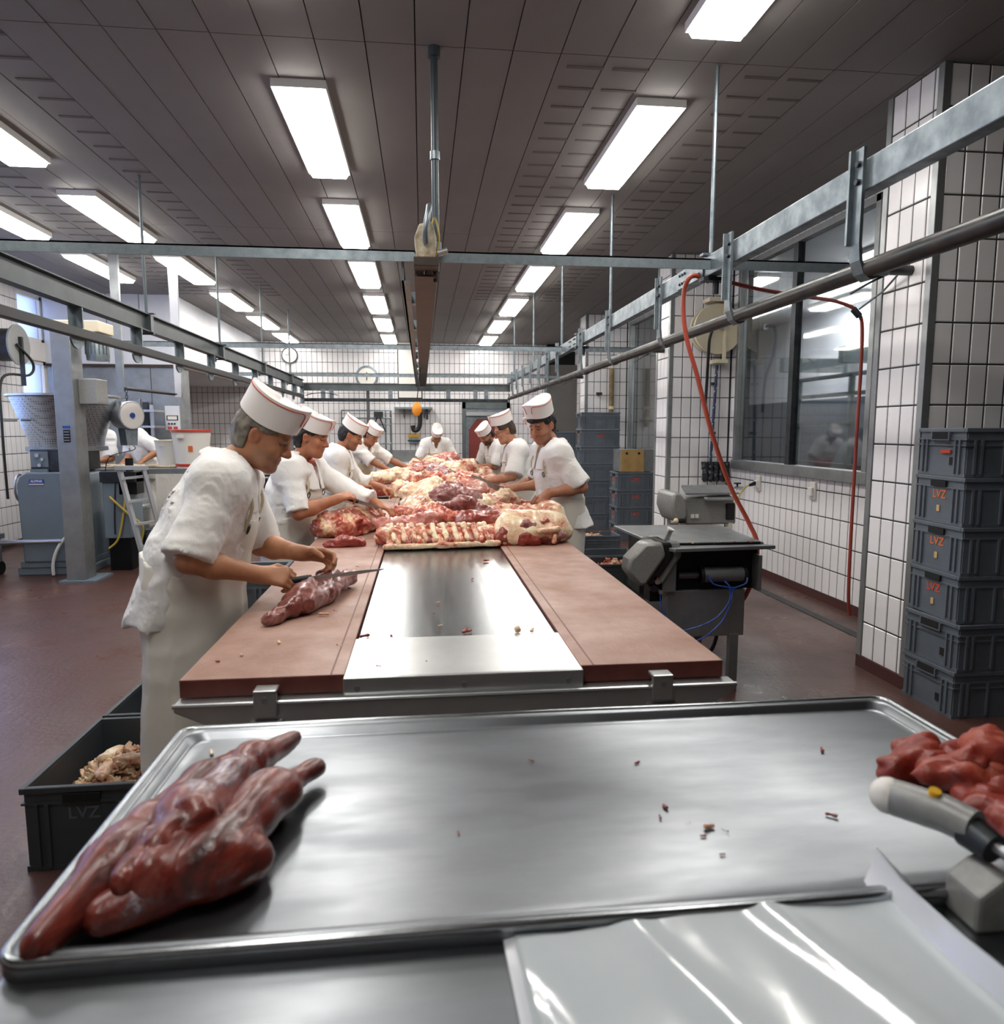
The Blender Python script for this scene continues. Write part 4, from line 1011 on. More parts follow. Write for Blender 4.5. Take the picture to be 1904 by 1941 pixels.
        for sd in (-1, 1):
            th = [(-math.pi/2+sd*t, 1.036, hb*.9) for t in np.linspace(.03, 2.6, 22)]+[(-math.pi/2+sd*t, 1.02+.018*q, hb*(.9*q)) for t, q in ((2.72, .96), (2.8, .85), (2.85, .65), (2.88, .4))]
            G().tube([cp(*t) for t in th], .0022*s if h < .008 else .003*s, 5).obj('piping', 'pip', cpo, smooth=60)
    if p['glasses']:
        g = G()
        for sd in (-1, 1):
            g.tube([H(sd*.034+.022*math.cos(k*.524), .106, .004+.018*math.sin(k*.524)) for k in range(13)], .0018, 5)
            g.tube([H(sd*.056, .104, .008), H(sd*.082, .0, .01)], .0018, 5)
        g.tube([H(-.012, .108, .008), H(.012, .108, .008)], .0018, 5); g.obj('glasses', 'darksteel', root)
    M4 = Matrix.Translation(loc) @ Matrix.Rotation(rz, 4, 'Z')
    out = {}
    for k, v in info.items():
        out[k] = dict(grip=M4 @ Vector(v[4]), d=M4.to_3x3() @ Vector(v[1]), n=M4.to_3x3() @ Vector(v[2]), t=M4.to_3x3() @ Vector(v[3]), w=M4 @ Vector(v[0]))
    return root, out
def knife(label, p0, direc, up, handle='black', L=.17, wd=.022, hl=.12, group='butcher knives'):
    """p0 is the middle of the grip, the blade points along direc, the edge down along -up"""
    d = Vector(direc).normalized(); upv = Vector(up); upv = (upv-d*upv.dot(d)).normalized(); sdv = d.cross(upv)
    t = thing('boning_knife', label, 'knife', p0, 0, group)
    prof = [(hl/2-.01, wd*.45), (hl/2+L*.7, wd*.4), (hl/2+L, wd*.15), (hl/2+L*.93, -wd*.2), (hl/2+L*.6, -wd*.5), (hl/2, -wd*.5)]
    G().prism(prof, -sdv*.0011, d, upv, sdv*.0022).obj('blade', 'steel', t)
    g = G(); g.tube([d*(-hl/2), d*(-hl/2+.015), d*(-.01), d*(hl/2-.012), d*(hl/2)], [.011, .0145, .0115, .0135, .012], 10); g.obj('handle', handle, t, smooth=50)
    return t
# ================================================================= the butchers
PE = {}
W90 = -math.pi/2      # facing the table from its left side (+X)
E90 = math.pi/2       # facing the table from its right side (-X)
def loc2(root_loc, rz, wp):   # world point -> person space
    v = Matrix.Rotation(-rz, 3, 'Z') @ (Vector(wp)-Vector(root_loc)); return tuple(v)
def man(key, label, loc, rz, wR, wL, **kw):
    kw['wrR'] = loc2(loc, rz, wR); kw['wrL'] = loc2(loc, rz, wL)
    for k in ('hdR', 'hdL', 'pnR', 'pnL', 'thR', 'thL', 'eHintR', 'eHintL'):
        if k+'w' in kw: kw[k] = tuple(Matrix.Rotation(-rz, 3, 'Z') @ Vector(kw.pop(k+'w')))
    PE[key] = person(label, loc, rz, kw)
man('L1', 'grey-haired man in short-sleeved coat and apron bending over the near left of the table', (-.86, 2.62, 0), W90+.06,
    (-.56, 2.47, 1.005), (-.45, 2.66, 1.045), lean=.34, fat=1.16, scale=.95, pitch=.47, neck=.8, yaw=-.12, hair='hair_grey', skin='b98462', h=.006, sleeve=.96, cuff=.082,
    curl=(.9, 1.1, .7), lcurl=((.35, .85, .5), (.5, 1.0, .5), (.65, 1.1, .6), (.8, 1.1, .6)), pnRw=(0, .7, -.6), hdRw=(.98, .05, -.12), thRw=(.3, .3, 1), pnLw=(.1, -.8, -.7), hdLw=(1, -.05, -.1), thLw=(0, -1, .2),
    eHintRw=(-.45, -.5, -.75), eHintLw=(-.3, .5, -.8), beard=('8d8078', .25), flare=.172, aflare=.205, hairlow=-.06, aback=-.12, wrinkle=1.15, shirt=None, vdepth=.12, captilt=.1)
man('L2', 'dark-haired young man with red tie, second man on the left side of the table', (-.82, 4.34, 0), W90-.28,
    (-.5, 4.16, 1.1), (-.26, 4.3, 1.05), lean=.2, pitch=.25, yaw=.1, hair='hair_dark', skin='b87e5e', h=.0075, sleeve=.96, lsleeve=1.75, cuff=.07, curl=(.7, .9, .6), lcurl=(.6, .7, .4),
    pnRw=(0, .5, -.8), pnLw=(.2, -.2, -1), eHintRw=(-.5, -.5, -.8), eHintLw=(-.3, .6, -.7), shirt='redp', hairlow=-.075, scale=.9, aback=-.05, captilt=.22)
man('L3', 'dark-haired man seen in profile, third on the left side of the table', (-.82, 6.15, 0), W90,
    (-.52, 6.1, 1.02), (-.35, 6.25, 1.0), lean=.24, scale=.91, pitch=.45, yaw=.0, hair='hair_black', skin='b0795a', h=.0085, sleeve=1.45, beard=('3a2c22', .45), hairlow=-.06, curl=(.8, .9, .6), eHintRw=(-.5, -.4, -.8), eHintLw=(-.3, .5, -.8))
man('L4', 'man with narrow cap facing right, fourth on the left side of the table', (-.86, 9.3, 0), W90-.75,
    (-.42, 9.05, 1.0), (-.2, 9.25, 1.02), lean=.38, scale=.92, pitch=.55, yaw=.2, hair='hair_dark', skin='a87456', h=.011, sleeve=.95, cuff=.08, curl=(.8, .9, .6), apronm='apronb')
man('C', 'man with head bowed at the far end of the table', (.22, 11.45, 0), math.pi,
    (.02, 11.05, 1.02), (.45, 11.05, 1.0), lean=.36, scale=.93, pitch=.85, yaw=.25, roll=.1, hair='hair_dark', skin='a87858', h=.012, sleeve=.92, cuff=.085, curl=(.8, .9, .6), apronm='apronb')
man('R4', 'bearded man at the far right of the table', (1.1, 9.5, 0), E90+.55,
    (.6, 9.6, 1.0), (.72, 9.25, 1.03), lean=.38, scale=.92, pitch=.6, yaw=.1, hair='hair_black', skin='ab785c', h=.011, sleeve=.9, cuff=.08, beard=('231813', .85), curl=(.8, .9, .6))
man('R3', 'young man with glasses and brown hair on the right side of the table', (.98, 6.75, 0), E90+.12,
    (.66, 6.85, 1.02), (.60, 6.5, 1.03), lean=.2, scale=.93, pitch=.42, yaw=.0, hair='hair_brown', skin='c69478', h=.009, sleeve=.93, cuff=.085, glasses=True, hairlow=-.045, captilt=-.06, capup=.025, curl=(.8, .9, .6), eHintRw=(.5, .5, -.8), eHintLw=(.3, -.5, -.8), aback=-.06)
man('R2', 'man hidden behind the nearest right-hand man, holding a yellow knife', (1.115, 5.72, 0), E90,
    (.74, 5.86, 1.02), (.73, 5.48, 1.05), lean=.1, scale=.93, pitch=.4, hair='hair_dark', skin='bd8a6c', h=.008, sleeve=.92, cuff=.085, curl=(1., 1.1, .7), pnLw=(0, .5, -.6), thLw=(-.2, .4, 1), hdLw=(-.95, .1, -.2), eHintLw=(.5, -.4, -.8), eHintRw=(.3, .5, -.8))
man('R1', 'dark-haired man with heavy eyebrows standing nearest on the right side of the table', (1.0, 4.95, 0), E90+.22,
    (.82, 5.05, .99), (.84, 4.70, 1.07), lean=.17, scale=.95, pitch=.4, yaw=.55, fat=1.05, hair='hair_black', skin='ba8468', h=.0065, sleeve=.95, cuff=.085, fringe=True, hairlow=-.055, curl=(.9, 1., .6),
    beard=('4a382e', .35), pnLw=(-.3, .3, -.8), thLw=(-.8, .5, .3), hdLw=(-.55, -.25, -.75), eHintLw=(.6, -.2, -.9), eHintRw=(.4, .5, -.8), aback=-.08, capup=.03, captilt=.02, flare=.18, shfL=.03)
man('B1', 'worker facing the camera behind the pale table at the far left', (-4.3, 9.95, 0), math.pi+.2,
    (-4.45, 9.6, 1.1), (-4.15, 9.6, 1.1), lean=.18, pitch=.25, hair='hair_dark', skin='ab7858', h=.012, sleeve=.9, cuff=.085, captilt=0)
man('B2', 'worker half hidden by the hanging scale at the far left', (-3.62, 9.78, 0), math.pi-.9,
    (-3.75, 9.45, 1.1), (-3.5, 9.42, 1.12), lean=.2, pitch=.35, hair='hair_black', skin='ab7858', h=.012, sleeve=.9, cuff=.085, captilt=0)
i = PE['L1'][1]['R']; knife('long dark-handled knife held by the grey-haired man', i['grip']+Vector((.03, 0, .0)), (1, .02, .1), (0, 0, 1), 'black', .26, .014, .13)
i = PE['L2'][1]['R']; knife('knife held by the young man with the red tie', i['grip'], (.9, .2, -.3), (0, 0, 1), 'black', .15)
i = PE['R3'][1]['L']; knife('sharpening steel held up by the man with glasses', i['grip'], (-.75, .3, .4), (0, 0, 1), 'black', .3, .012)
i = PE['R2'][1]['L']; knife('broad knife with yellow handle on the right side of the table', i['grip'], (-.9, -.05, .42), (0, 0, 1), 'yellow', .25, .045, .14)
i = PE['L4'][1]['R']; knife('knife held by the fourth man on the left side', i['grip'], (.9, .2, .1), (0, 0, 1), 'black', .15)
i = PE['C'][1]['R']; knife('knife with yellow handle held by the man at the far end', i['grip'], (.7, -.5, -.1), (0, 0, 1), 'yellow', .14)
i = PE['R4'][1]['R']; knife('knife held by the bearded man', i['grip'], (-.6, -.3, -.5), (0, 0, 1), 'black', .15)
# ================================================================= meat
_mb = {}
def blob(seed, caps, amp=.012, fr=14., h=.009, ridge=.006, k=.03):
    pts = np.array([c[:3] for c in caps]+[c[3:6] for c in caps]); r = max(max(c[6:8]) for c in caps)+.03
    F = Field(pts.min(0)-r, pts.max(0)+r, h)
    for c in caps: F.cone(c[:3], c[3:6], c[6], c[7], k)
    F.noise(amp, fr, seed*3.1); F.noise(amp*.5, fr*2.3, seed*1.3+4, True)
    if ridge: F.noise(ridge, (fr*.6, fr*2.2, fr*1.4), seed*.7, True)
    F.full(lambda X, Y, Z: -Z+0*X+0*Y, k=.008)
    return F.mesh()
def meat(name, label, m, loc, rz, caps, seed=1., amp=.012, fr=14., h=.009, group=None, tilt=0., ridge=.006, k=.03):
    V, Q = blob(seed, caps, amp, fr, h, ridge, k); o = fastmesh(name, V, Q, m)
    o.location = loc; o.rotation_euler = (tilt, 0, rz)
    return tag(o, label, 'meat', group)
TT = TZ+.004
# -- the four long shank muscles in the near tray
TRZ = .867
shank = [(0, -.24, .025, 0, -.1, .045, .028, .052), (0, -.1, .045, .005, .12, .045, .052, .045), (.005, .12, .045, .01, .27, .04, .042, .02)]
meat('shank_muscle', 'leftmost long dark red muscle lying along the tray rim', 'shank', (-.405, 1.06, TRZ), R(-9), [(-.02, -.23, .022, 0, -.1, .042, .026, .05), (0, -.1, .042, .01, .12, .04, .05, .04), (.01, .12, .04, .03, .24, .03, .036, .022)], 1.1, .007, 9, .006, 'long muscles in the tray', ridge=.004)
meat('shank_muscle', 'long red muscle lying on top in the middle of the tray group', 'shank', (-.335, 1.09, TRZ+.015), R(-8), [(.0, -.18, .03, -.0, -.06, .05, .045, .055), (0, -.06, .05, .015, .12, .05, .048, .034), (.015, .12, .05, .05, .25, .03, .032, .017)], 2.3, .007, 9, .006, 'long muscles in the tray', ridge=.004)
meat('shank_muscle', 'long dark muscle with a hooked near end at the right of the tray group', 'shank', (-.27, 1.05, TRZ), R(-12), [(-.1, -.2, .025, 0, -.1, .045, .024, .045), (0, -.1, .045, .0, .08, .045, .042, .042), (0, .08, .045, .03, .2, .03, .034, .02), (0, -.1, .04, .045, -.075, .03, .034, .028)], 3.7, .007, 9, .006, 'long muscles in the tray', ridge=.004)
meat('shank_muscle', 'short red muscle end folded over the left pair in the tray', 'shank', (-.36, .955, TRZ+.035), R(-25), [(0, -.06, .02, 0, .05, .035, .03, .045)], 4.4, .009, 14, .006, 'long muscles in the tray', ridge=.004)
# -- pile of bright red pieces at the right end of the tray
rp = [(.84, 1.16, 0, .045, 20), (.9, 1.1, .0, .05, 70), (.86, 1.06, .02, .045, -30), (.93, 1.16, .0, .05, 10), (.98, 1.08, .0, .05, 50), (.9, 1.0, .0, .042, 0), (.845, .965, .0, .036, 80), (.92, 1.09, .055, .04, 35)]
for n, (x, y, z, r, a) in enumerate(rp):
    x += .045; y -= .02; r *= .86; z *= .8
    meat('beef_piece', 'red beef piece in the heap right in the tray, '+['at its upper left', 'in its middle', 'folded over its left side', 'at its back', 'at its right', 'at its near side', 'nearest the camera', 'on its top'][n], 'bright', (x, y, TRZ+z), R(a), [(-.05, 0, .03, .05, .01, .03, r*.8, r), (0, -.03, .035, .02, .04, .03, r*.7, r*.6)], n*1.7+.3, .013, 13, .006, 'red beef heap in the tray')
# -- L1's shank on the board
meat('pork_shank', 'raw shank with pale membrane being cut by the grey-haired man', 'membr', (-.385, 2.53, TT), R(-14), [(-.03, -.3, .02, 0, -.12, .04, .02, .05), (0, -.12, .04, .01, .12, .055, .056, .062), (.01, .12, .05, .03, .27, .045, .05, .038)], 5.2, .013, 12, .007, None)
meat('pork_loin', 'pale ribbed pork loin in front of the young man with the red tie', 'fatred', (-.44, 4.3, TT), R(-18), [(-.07, -.16, .06, .06, .16, .07, .1, .095), (.05, -.18, .05, .08, .12, .06, .075, .07)], 6.6, .02, 16, .009, None)
meat('minced_heap', 'small dark red meat heap on the left cutting board', 'ground', (-.42, 3.78, TT), R(5), [(-.09, 0, .01, .09, .01, .012, .028, .03), (-.03, 0, .03, .04, 0, .03, .035, .03)], 7.1, .009, 22, .007, None)
# -- rack of ribs: rows of rib ends over a fat edge
rk = thing('rib_rack', 'pale rack of ribs lying across the steel centre strip at the front of the heap', 'meat', (.1, 3.78, TT), R(2))
V, Q = blob(8., [(-.3, -.02, .05, .27, .0, .05, .055, .05), (-.3, .08, .04, .27, .08, .04, .06, .055), (-.28, -.085, .02, .28, -.06, .022, .026, .024)], .014, 14, .008, .01); fastmesh('meat_slab', V, Q, 'fatred', rk)
for k in range(10):
    x = -.27+k*.055
    V, Q = blob(20+k, [(x-.02, .1, .095, x, .0, .108, .013, .014), (x, 0, .108, x+.016, -.085, .045, .015, .017)], .004, 25, .006, .003, .015); fastmesh('rib', V, Q, 'fat', rk)
    if k < 9:
        V, Q = blob(40+k, [(x+.03, -.03, .06, x+.036, -.088, .032, .022, .02)], .004, 25, .006, .003, .015); fastmesh('lean_eye', V, Q, 'lean' if k % 2 else 'fatred', rk)
V, Q = blob(60, [(-.3, -.115, .012, 0, -.108, .014, .018, .018), (0, -.108, .014, .29, -.085, .016, .018, .02)], .005, 20, .006, .003); fastmesh('fat_edge', V, Q, 'fat', rk)
# -- ham
hm = thing('ham', 'big pale ham with dark cut muscle ovals on the right cutting board', 'meat', (.58, 3.82, TT), R(8))
V, Q = blob(9., [(-.1, 0, .08, .13, .0, .075, .1, .1), (-.14, -.04, .05, .0, -.06, .06, .06, .075), (.1, -.05, .05, .2, -.03, .05, .07, .05)], .008, 9, .008, .004); fastmesh('ham_body', V, Q, 'fat', hm)
for n, (x, y, z, rx, ry, rz_, mm) in enumerate(((-.035, -.115, .105, .05, .02, .026, 'membr'), (.145, -.1, .05, .026, .022, .03, 'membr'), (-.02, -.125, .03, .06, .03, .032, 'bright'), (.08, -.115, .02, .05, .03, .026, 'bright'), (.06, -.09, .11, .045, .02, .02, 'pink'), (-.15, -.07, .045, .05, .04, .05, 'lean'))):
    F_ = Field((x-.09, y-.07, z-.07), (x+.09, y+.07, z+.07), .006); F_.ell((x, y+.022, z-.004), (rx*1.3, ry*1.2, rz_*1.25), .01); F_.noise(.016, 24, n+2.); F_.noise(.006, 60, n+5.); fastmesh('cut_muscle', *F_.mesh(), mm, hm)
F_ = Field((.0, -.2, -.01), (.2, -.0, .14), .006); F_.cone((.02, -.13, .08), (.13, -.115, .085), .014, .018, .01); F_.cone((.11, -.13, .05), (.1, -.135, .02), .014, .012, .01); F_.noise(.004, 25, 3.); fastmesh('fat_seam', *F_.mesh(), 'fat', hm)
# -- heap in the middle: shaped prototypes, placed one by one
PR = []
protos_m = [
  ([(-.14, 0, .06, .1, 0, .07, .065, .085), (.08, .02, .06, .18, .03, .04, .06, .035)], 'pink'),
  ([(-.16, -.02, .05, .14, .02, .06, .07, .09), (-.02, .05, .06, .1, .07, .05, .06, .06)], 'fat'),
  ([(-.18, 0, .045, .0, .02, .06, .05, .07), (0, .02, .06, .18, -.02, .045, .07, .045), (-.05, -.05, .05, .08, -.05, .05, .04, .05)], 'fatred'),
  ([(-.12, 0, .05, .12, .0, .05, .075, .06)], 'lean'),
  ([(-.2, 0, .03, .2, .02, .035, .04, .045), (-.1, .05, .03, .15, .06, .03, .035, .035)], 'fatred'),
  ([(-.1, 0, .06, .12, .02, .07, .08, .1)], 'fat'),
  ([(-.15, 0, .04, .0, .0, .07, .04, .075), (0, 0, .07, .16, .02, .05, .07, .04)], 'membr'),
]
for i, (c, m) in enumerate(protos_m):
    for v in range(2):
        V, Q = blob(80+i*2.3+v*9.1, c, .018, 12+3*v, .0095, .009); PR.append((i, m, V, Q))
def heap(i, v, x, y, z, a, sc, label, group, m=None, tilt=0.):
    key = (i, v); pi, pm, V, Q = PR[i*2+v]; mm = m or pm
    if (i, v, mm) not in _mb:
        o = fastmesh('pork_cut', V, Q, mm); _mb[(i, v, mm)] = o.data
    else:
        o = bpy.data.objects.new('pork_cut', _mb[(i, v, mm)]); COL.objects.link(o)
    o.location = (x, y, TT+z); o.rotation_euler = (tilt, 0, R(a)); o.scale = (sc,)*3
    return tag(o, label, 'meat', group)
front = [(0, 0, -.08, 4.12, 0, 8, 1.0, 'pink rounded pork piece at the left end behind the rib rack'), (4, 0, .2, 4.2, .0, 20, .8, 'ragged pork piece in the middle behind the rib rack'),
 (3, 0, .40, 4.15, .02, 12, 1.15, 'dark lean pork muscle between rib rack and ham'), (5, 0, .62, 4.18, .0, -10, 1.1, 'pale fatty cut right behind the ham'), (2, 0, .02, 4.4, .03, -8, 1.05, 'red and white cut in the second row on the left'),
 (6, 0, .28, 4.48, .05, 160, 1.1, 'silvery muscle lying on top in the second row'), (4, 1, .52, 4.45, .06, -12, 1.1, 'long ribbed cut on the right of the second row'), (2, 1, .68, 4.5, .03, 30, .9, 'red cut at the right edge in front of the nearest right-hand man'),
 (1, 0, -.02, 4.75, .04, 70, 1.2, 'large pale ham at the left of the third row'), (6, 1, .18, 4.8, .1, -10, 1.2, 'dark-bellied silvery muscle high in the third row'), (1, 1, .45, 4.85, .04, 20, 1.1, 'cream coloured cut in the middle of the third row'),
 (2, 0, .6, 5.1, .03, -25, .95, 'red striped cut in front of the yellow knife'), (5, 1, .05, 5.2, .03, 80, 1.3, 'big cream ham at the left of the fourth row'), (1, 0, .0, 5.75, .04, 50, 1.25, 'pale ham behind the big cream ham on the left'),
 (0, 1, .3, 5.45, .06, 15, 1.15, 'pink cut in the middle of the fourth row'), (2, 1, .35, 5.95, .05, -5, 1.2, 'red striped cut in the middle of the heap'), (0, 0, .55, 5.9, .0, 5, 1.1, 'dark rounded ham on the right board near the yellow knife blade')]
for r in front: heap(*r, 'pork cuts on the long table')
rg = random.Random(5)
look = ['pink rounded', 'cream fatty', 'red striped', 'dark lean', 'flat ragged', 'pale rounded', 'silvery']
for row in range(12):
    yr = 6.3+row*.385
    for c in range(4):
        x = (-.13+c*.24 if row % 2 else -.02+c*.2)+rg.uniform(-.05, .05)
        if row > 2: x += .03
        i = rg.choice([0, 1, 1, 2, 2, 4, 5, 5, 6]); v = rg.randint(0, 1)
        heap(i, v, x, yr+rg.uniform(-.08, .08), rg.choice([0, .03, .06]) if c in (0, 3) else rg.choice([.05, .1, .13]), rg.uniform(0, 360), rg.uniform(.85, 1.15),
             look[i]+' cut, '+['leftmost', 'second from the left', 'third from the left', 'rightmost'][c]+' in the '+ORD[row]+' row of the far heap', 'pork cuts in the far heap')
for n, (x, y, a, i) in enumerate(((-.42, 8.2, 10, 5), (-.3, 8.6, 30, 1), (-.35, 9.0, 0, 2), (-.25, 9.6, 50, 1), (.0, 10.4, 40, 1))):
    heap(i, 0, x, y, 0, a, 1.1, 'pale pork cut on the far left board, '+ORD[n]+' from the front', 'pork cuts on the far left board')
meat('pork_cut', 'red ragged meat piece on the left board by the third man', 'bright', (-.36, 6.75, TT), R(40), [(-.08, 0, .04, .07, .02, .04, .05, .045), (.05, 0, .02, .13, -.04, .02, .03, .025)], 31, .018, 16, .01, None)
# knives lying on the left boards
for n, (x, y, L) in enumerate(((-.3, 5.6, .2), (-.28, 6.35, .24), (-.3, 7.6, .26))):
    knife(['knife lying on the left board behind the young man', 'thin knife lying beside meat strips on the left board', 'dark knife lying on the left board beside the heap'][n], (x-.08, y, TT+.016), (1, .12, 0), (0, 1, 0), 'black', L, .02)
# steel bar in the joint between the first and second left boards
# small scraps on boards and steel
SC = []
for k in range(4):
    V, Q = blob(100+k, [(-.008, 0, .004, .008, .003, .004, .006, .005)], .003, 60, .0035, 0, .004); SC.append((V, Q))
sm = {}
def scrap(x, y, z, m, sc, a, label, group):
    k = rg.randint(0, 3)
    if (k, m) not in sm: o = fastmesh('meat_scrap', *SC[k], m); sm[(k, m)] = o.data
    else: o = bpy.data.objects.new('meat_scrap', sm[(k, m)]); COL.objects.link(o)
    o.location = (x, y, z); o.scale = (sc,)*3; o.rotation_euler = (0, 0, a); tag(o, label, 'scrap', group)
for (x, y, m, sc) in ((-.24, 2.0, 'trim', 1.2), (-.27, 2.25, 'trim', 1.), (-.33, 2.35, 'trim', 1.5), (-.3, 2.4, 'bright', 1.), (-.42, 2.05, 'trim', .8), (-.5, 1.95, 'trim', .7), (-.36, 2.2, 'trim', .9), (-.45, 2.6, 'trim', .9), (-.29, 2.75, 'bright', .7), (-.25, 3.0, 'trim', .8), (-.3, 3.2, 'trim', .7), (-.55, 1.9, 'bright', .6)):
    scrap(x, y, TT+.001, m, sc, rg.uniform(0, 6), 'tiny meat scrap on the near left cutting board', 'scraps on the left board')
for (x, y, m, sc) in ((-.18, 2.1, 'bright', 1.4), (-.17, 2.12, 'trim', 1.), (-.1, 2.1, 'bright', .8), (.0, 1.86, 'bright', 1.), (.02, 1.85, 'trim', .6), (.12, 2.12, 'bright', 1.3), (.14, 2.13, 'bright', 1.), (.29, 2.12, 'trim', 2.), (.33, 2.11, 'trim', 1.4), (.04, 2.35, 'bright', 1.), (.05, 2.5, 'trim', .9), (-.12, 1.83, 'bright', .7), (.05, 2.2, 'trim', .7), (.3, 3.3, 'bright', 1.2), (.2, 2.9, 'bright', .6)):
    scrap(x, y, TZ-.002, m, sc, rg.uniform(0, 6), 'tiny meat scrap on the bare steel centre strip', 'scraps on the steel strip')
for (x, y, m, sc) in ((.4, 1.09, 'bright', .6), (.38, 1.06, 'bright', .5), (.45, 1.02, 'trim', .8), (.47, 1.01, 'bright', .7), (.43, 1.0, 'bright', .4), (.66, 1.03, 'bright', .8), (.78, 1.26, 'bright', .8), (.4, 1.25, 'bright', .5), (.2, 1.28, 'bright', .5), (.05, 1.05, 'bright', .4), (-.28, 1.3, 'bright', .6), (.44, .95, 'bright', .4), (-.42, 1.38, 'trim', .8), (.42, 1.04, 'trim', .5), (-.3, .85, 'bright', .5)):
    scrap(x, y, TRZ, m, sc, rg.uniform(0, 6), 'tiny meat scrap on the floor of the near tray', 'scraps in the tray')
# pale trimmings in the floor crate: many small strips, plus separate larger flaps
g = G(); rt = random.Random(11)
g.raw(*(lambda q: (q[0], [tuple(f) for f in q[1]]))(blob(3., [(-1.13, 2.6, .1, -1.13, 2.85, .1, .12, .12)], .02, 18, .014, .01)))
for k in range(420):
    th, rr = rt.uniform(0, 6.28), math.sqrt(rt.random()); x, y = -1.15+.165*rr*math.cos(th), 2.72+.23*rr*math.sin(th)
    z = .06+.2*math.sqrt(max(1-rr*rr*.8, 0))+rt.uniform(-.015, .012)
    a, e = rt.uniform(0, 6.28), rt.uniform(-.7, .7); L = rt.uniform(.012, .034)
    d = Vector((math.cos(a)*math.cos(e), math.sin(a)*math.cos(e), math.sin(e)))*L; sv = d.cross(Vector((rt.uniform(-1, 1), rt.uniform(-1, 1), 1))).normalized()*rt.uniform(.006, .015); nv = d.cross(sv).normalized()*rt.uniform(.002, .005)
    c = Vector((min(max(x, -1.31), -1.02), min(max(y, 2.48), 2.95), z)); bend = nv*rt.uniform(1, 3)
    V = []
    for t_, w_ in ((-1, .6), (-.3, 1), (.4, 1), (1, .5)): V += [c+d*t_+sv*w_+bend*(1-t_*t_)-nv, c+d*t_-sv*w_+bend*(1-t_*t_)-nv, c+d*t_-sv*w_+bend*(1-t_*t_)+nv, c+d*t_+sv*w_+bend*(1-t_*t_)+nv]
    F = [(i*4+j, i*4+(j+1) % 4, i*4+4+(j+1) % 4, i*4+4+j) for i in range(3) for j in range(4)]+[(0, 3, 2, 1), (12, 13, 14, 15)]
    g.raw(V, F)
o = g.obj('trimmings', 'trim', smooth=60); tag(o, 'heap of pale pork trimmings filling the open dark crate', 'trimmings'); o['kind'] = 'stuff'
for n, (x, y, z) in enumerate(((-1.1, 2.66, .262), (-1.17, 2.62, .24), (-1.06, 2.76, .262), (-1.2, 2.72, .255))):
    meat('fat_flap', 'larger pale flap on the heap of trimmings, '+ORD[n]+' from the right', 'trim', (x, y, z), n*1.4, [(-.035, 0, .012, .035, .01, .014, .025, .022)], n+50., .008, 22, .006, 'flaps on the trimmings', .3, k=.01)
o = meat('meat_offcut', 'small red and white offcut in the almost empty dark crate', 'fatred', (-1.16, 3.2, .17), .4, [(-.04, 0, .02, .04, 0, .02, .03, .025)], 71., .01, 22, .007, None)
G_ = G().box(-1.33, -1.0, 3.08, 3.6, .02, .17); tag(G_.obj('crate_liner', 'crated'), 'dark lining in the bottom of the almost empty crate', 'liner')
for n, (cx, cy, zz, mm) in enumerate(((1.95, 8.0, .27, 'trim'), (1.78, 6.75, .27, 'fatred'), (1.72, 6.3, .26, 'bright'))):
    pass
for n, (cx, cy, mm) in enumerate(((1.95, 8.0, 'trim'), (1.74, 6.3, 'fatred'))):
    g = Field((cx-.27, cy-.18, .02), (cx+.27, cy+.18, .4), .014); g.ell((cx, cy, .12), (.26, .17, .2), .03); g.noise(.05, 17, 7.+n, True); g.noise(.03, 33, 1., True)
    g.full(lambda X, Y, Z: np.maximum(np.maximum(cx-.26-X, X-cx-.26), np.maximum(cy-.165-Y, np.maximum(Y-cy-.165, .03-Z))))
    o = fastmesh('bones', *g.mesh(), mm); tag(o, ['pale bones heaped in the far crate right of the table', 'red bones heaped in the crate by the near grey machine'][n], 'bones'); o['kind'] = 'stuff'
# ================================================================= machines and fittings on the right
t = thing('derinding_machine', 'steel derinding machine with blue air hoses standing right of the table', 'machine', (1.6, 3.8, 0))
G().prism([(-.3, -.03), (.32, -.03), (.38, .72), (-.34, .76)], (0, 0, .85), (1, 0, 0), (0, 1, 0), (0, 0, .018)).obj('top_plate', 'steel2', t, bevel=.004)
G().prism([(-.3, -.03), (.32, -.03), (.36, -.09), (-.24, -.14)], (0, 0, .838), (1, 0, 0), (0, 1, 0), (0, 0, .02)).obj('front_lip', 'steel2', t, bevel=.003)
G().box(-.29, .3, -.03, -.022, .85, .872).obj('knife_bar', 'darksteel', t)
# hexagonal side cover with a black band
hexa = [(-.06, .0), (-.13, .08), (-.12, .15), (-.03, .24), (.07, .24), (.09, .16), (-.02, .0)]
G().prism(hexa, (-.37, -.12, .65), (1, 0, 0), (0, 0, 1), (0, .14, 0)).obj('side_cover', 'greym', t, bevel=.02, smooth=30)
G().prism([(a*.98+.03, b) for a, b in hexa], (-.345, -.1, .65), (1, 0, 0), (0, 0, 1), (0, .22, 0)).obj('cover_gasket', 'black', t, bevel=.015)
G().prism([(a*.95+.075, b) for a, b in hexa], (-.335, -.08, .65), (1, 0, 0), (0, 0, 1), (0, .25, 0)).obj('inner_cover', 'greym', t, bevel=.015, smooth=30)
G().cyl((-.26, -.02, .87), (-.235, -.04, .95), .017).obj('lever', 'alu', t, smooth=40)
G().cyl((-.235, -.04, .95), (-.232, -.042, .957), .021).obj('lever_cap', 'whitep', t)
G().box(-.28, .3, .0, .6, .6, .84).obj('machine_body', 'blacksteel', t)  # black fill for the cavity under the plate, its shade put into the colour
G().prism([(-.3, .6), (-.2, .6), (-.2, .82), (-.26, .82), (-.3, .7)], (0, -.06, 0), (1, 0, 0), (0, 0, 1), (0, .06, 0)).obj('left_cheek', 'steel2', t, bevel=.003)
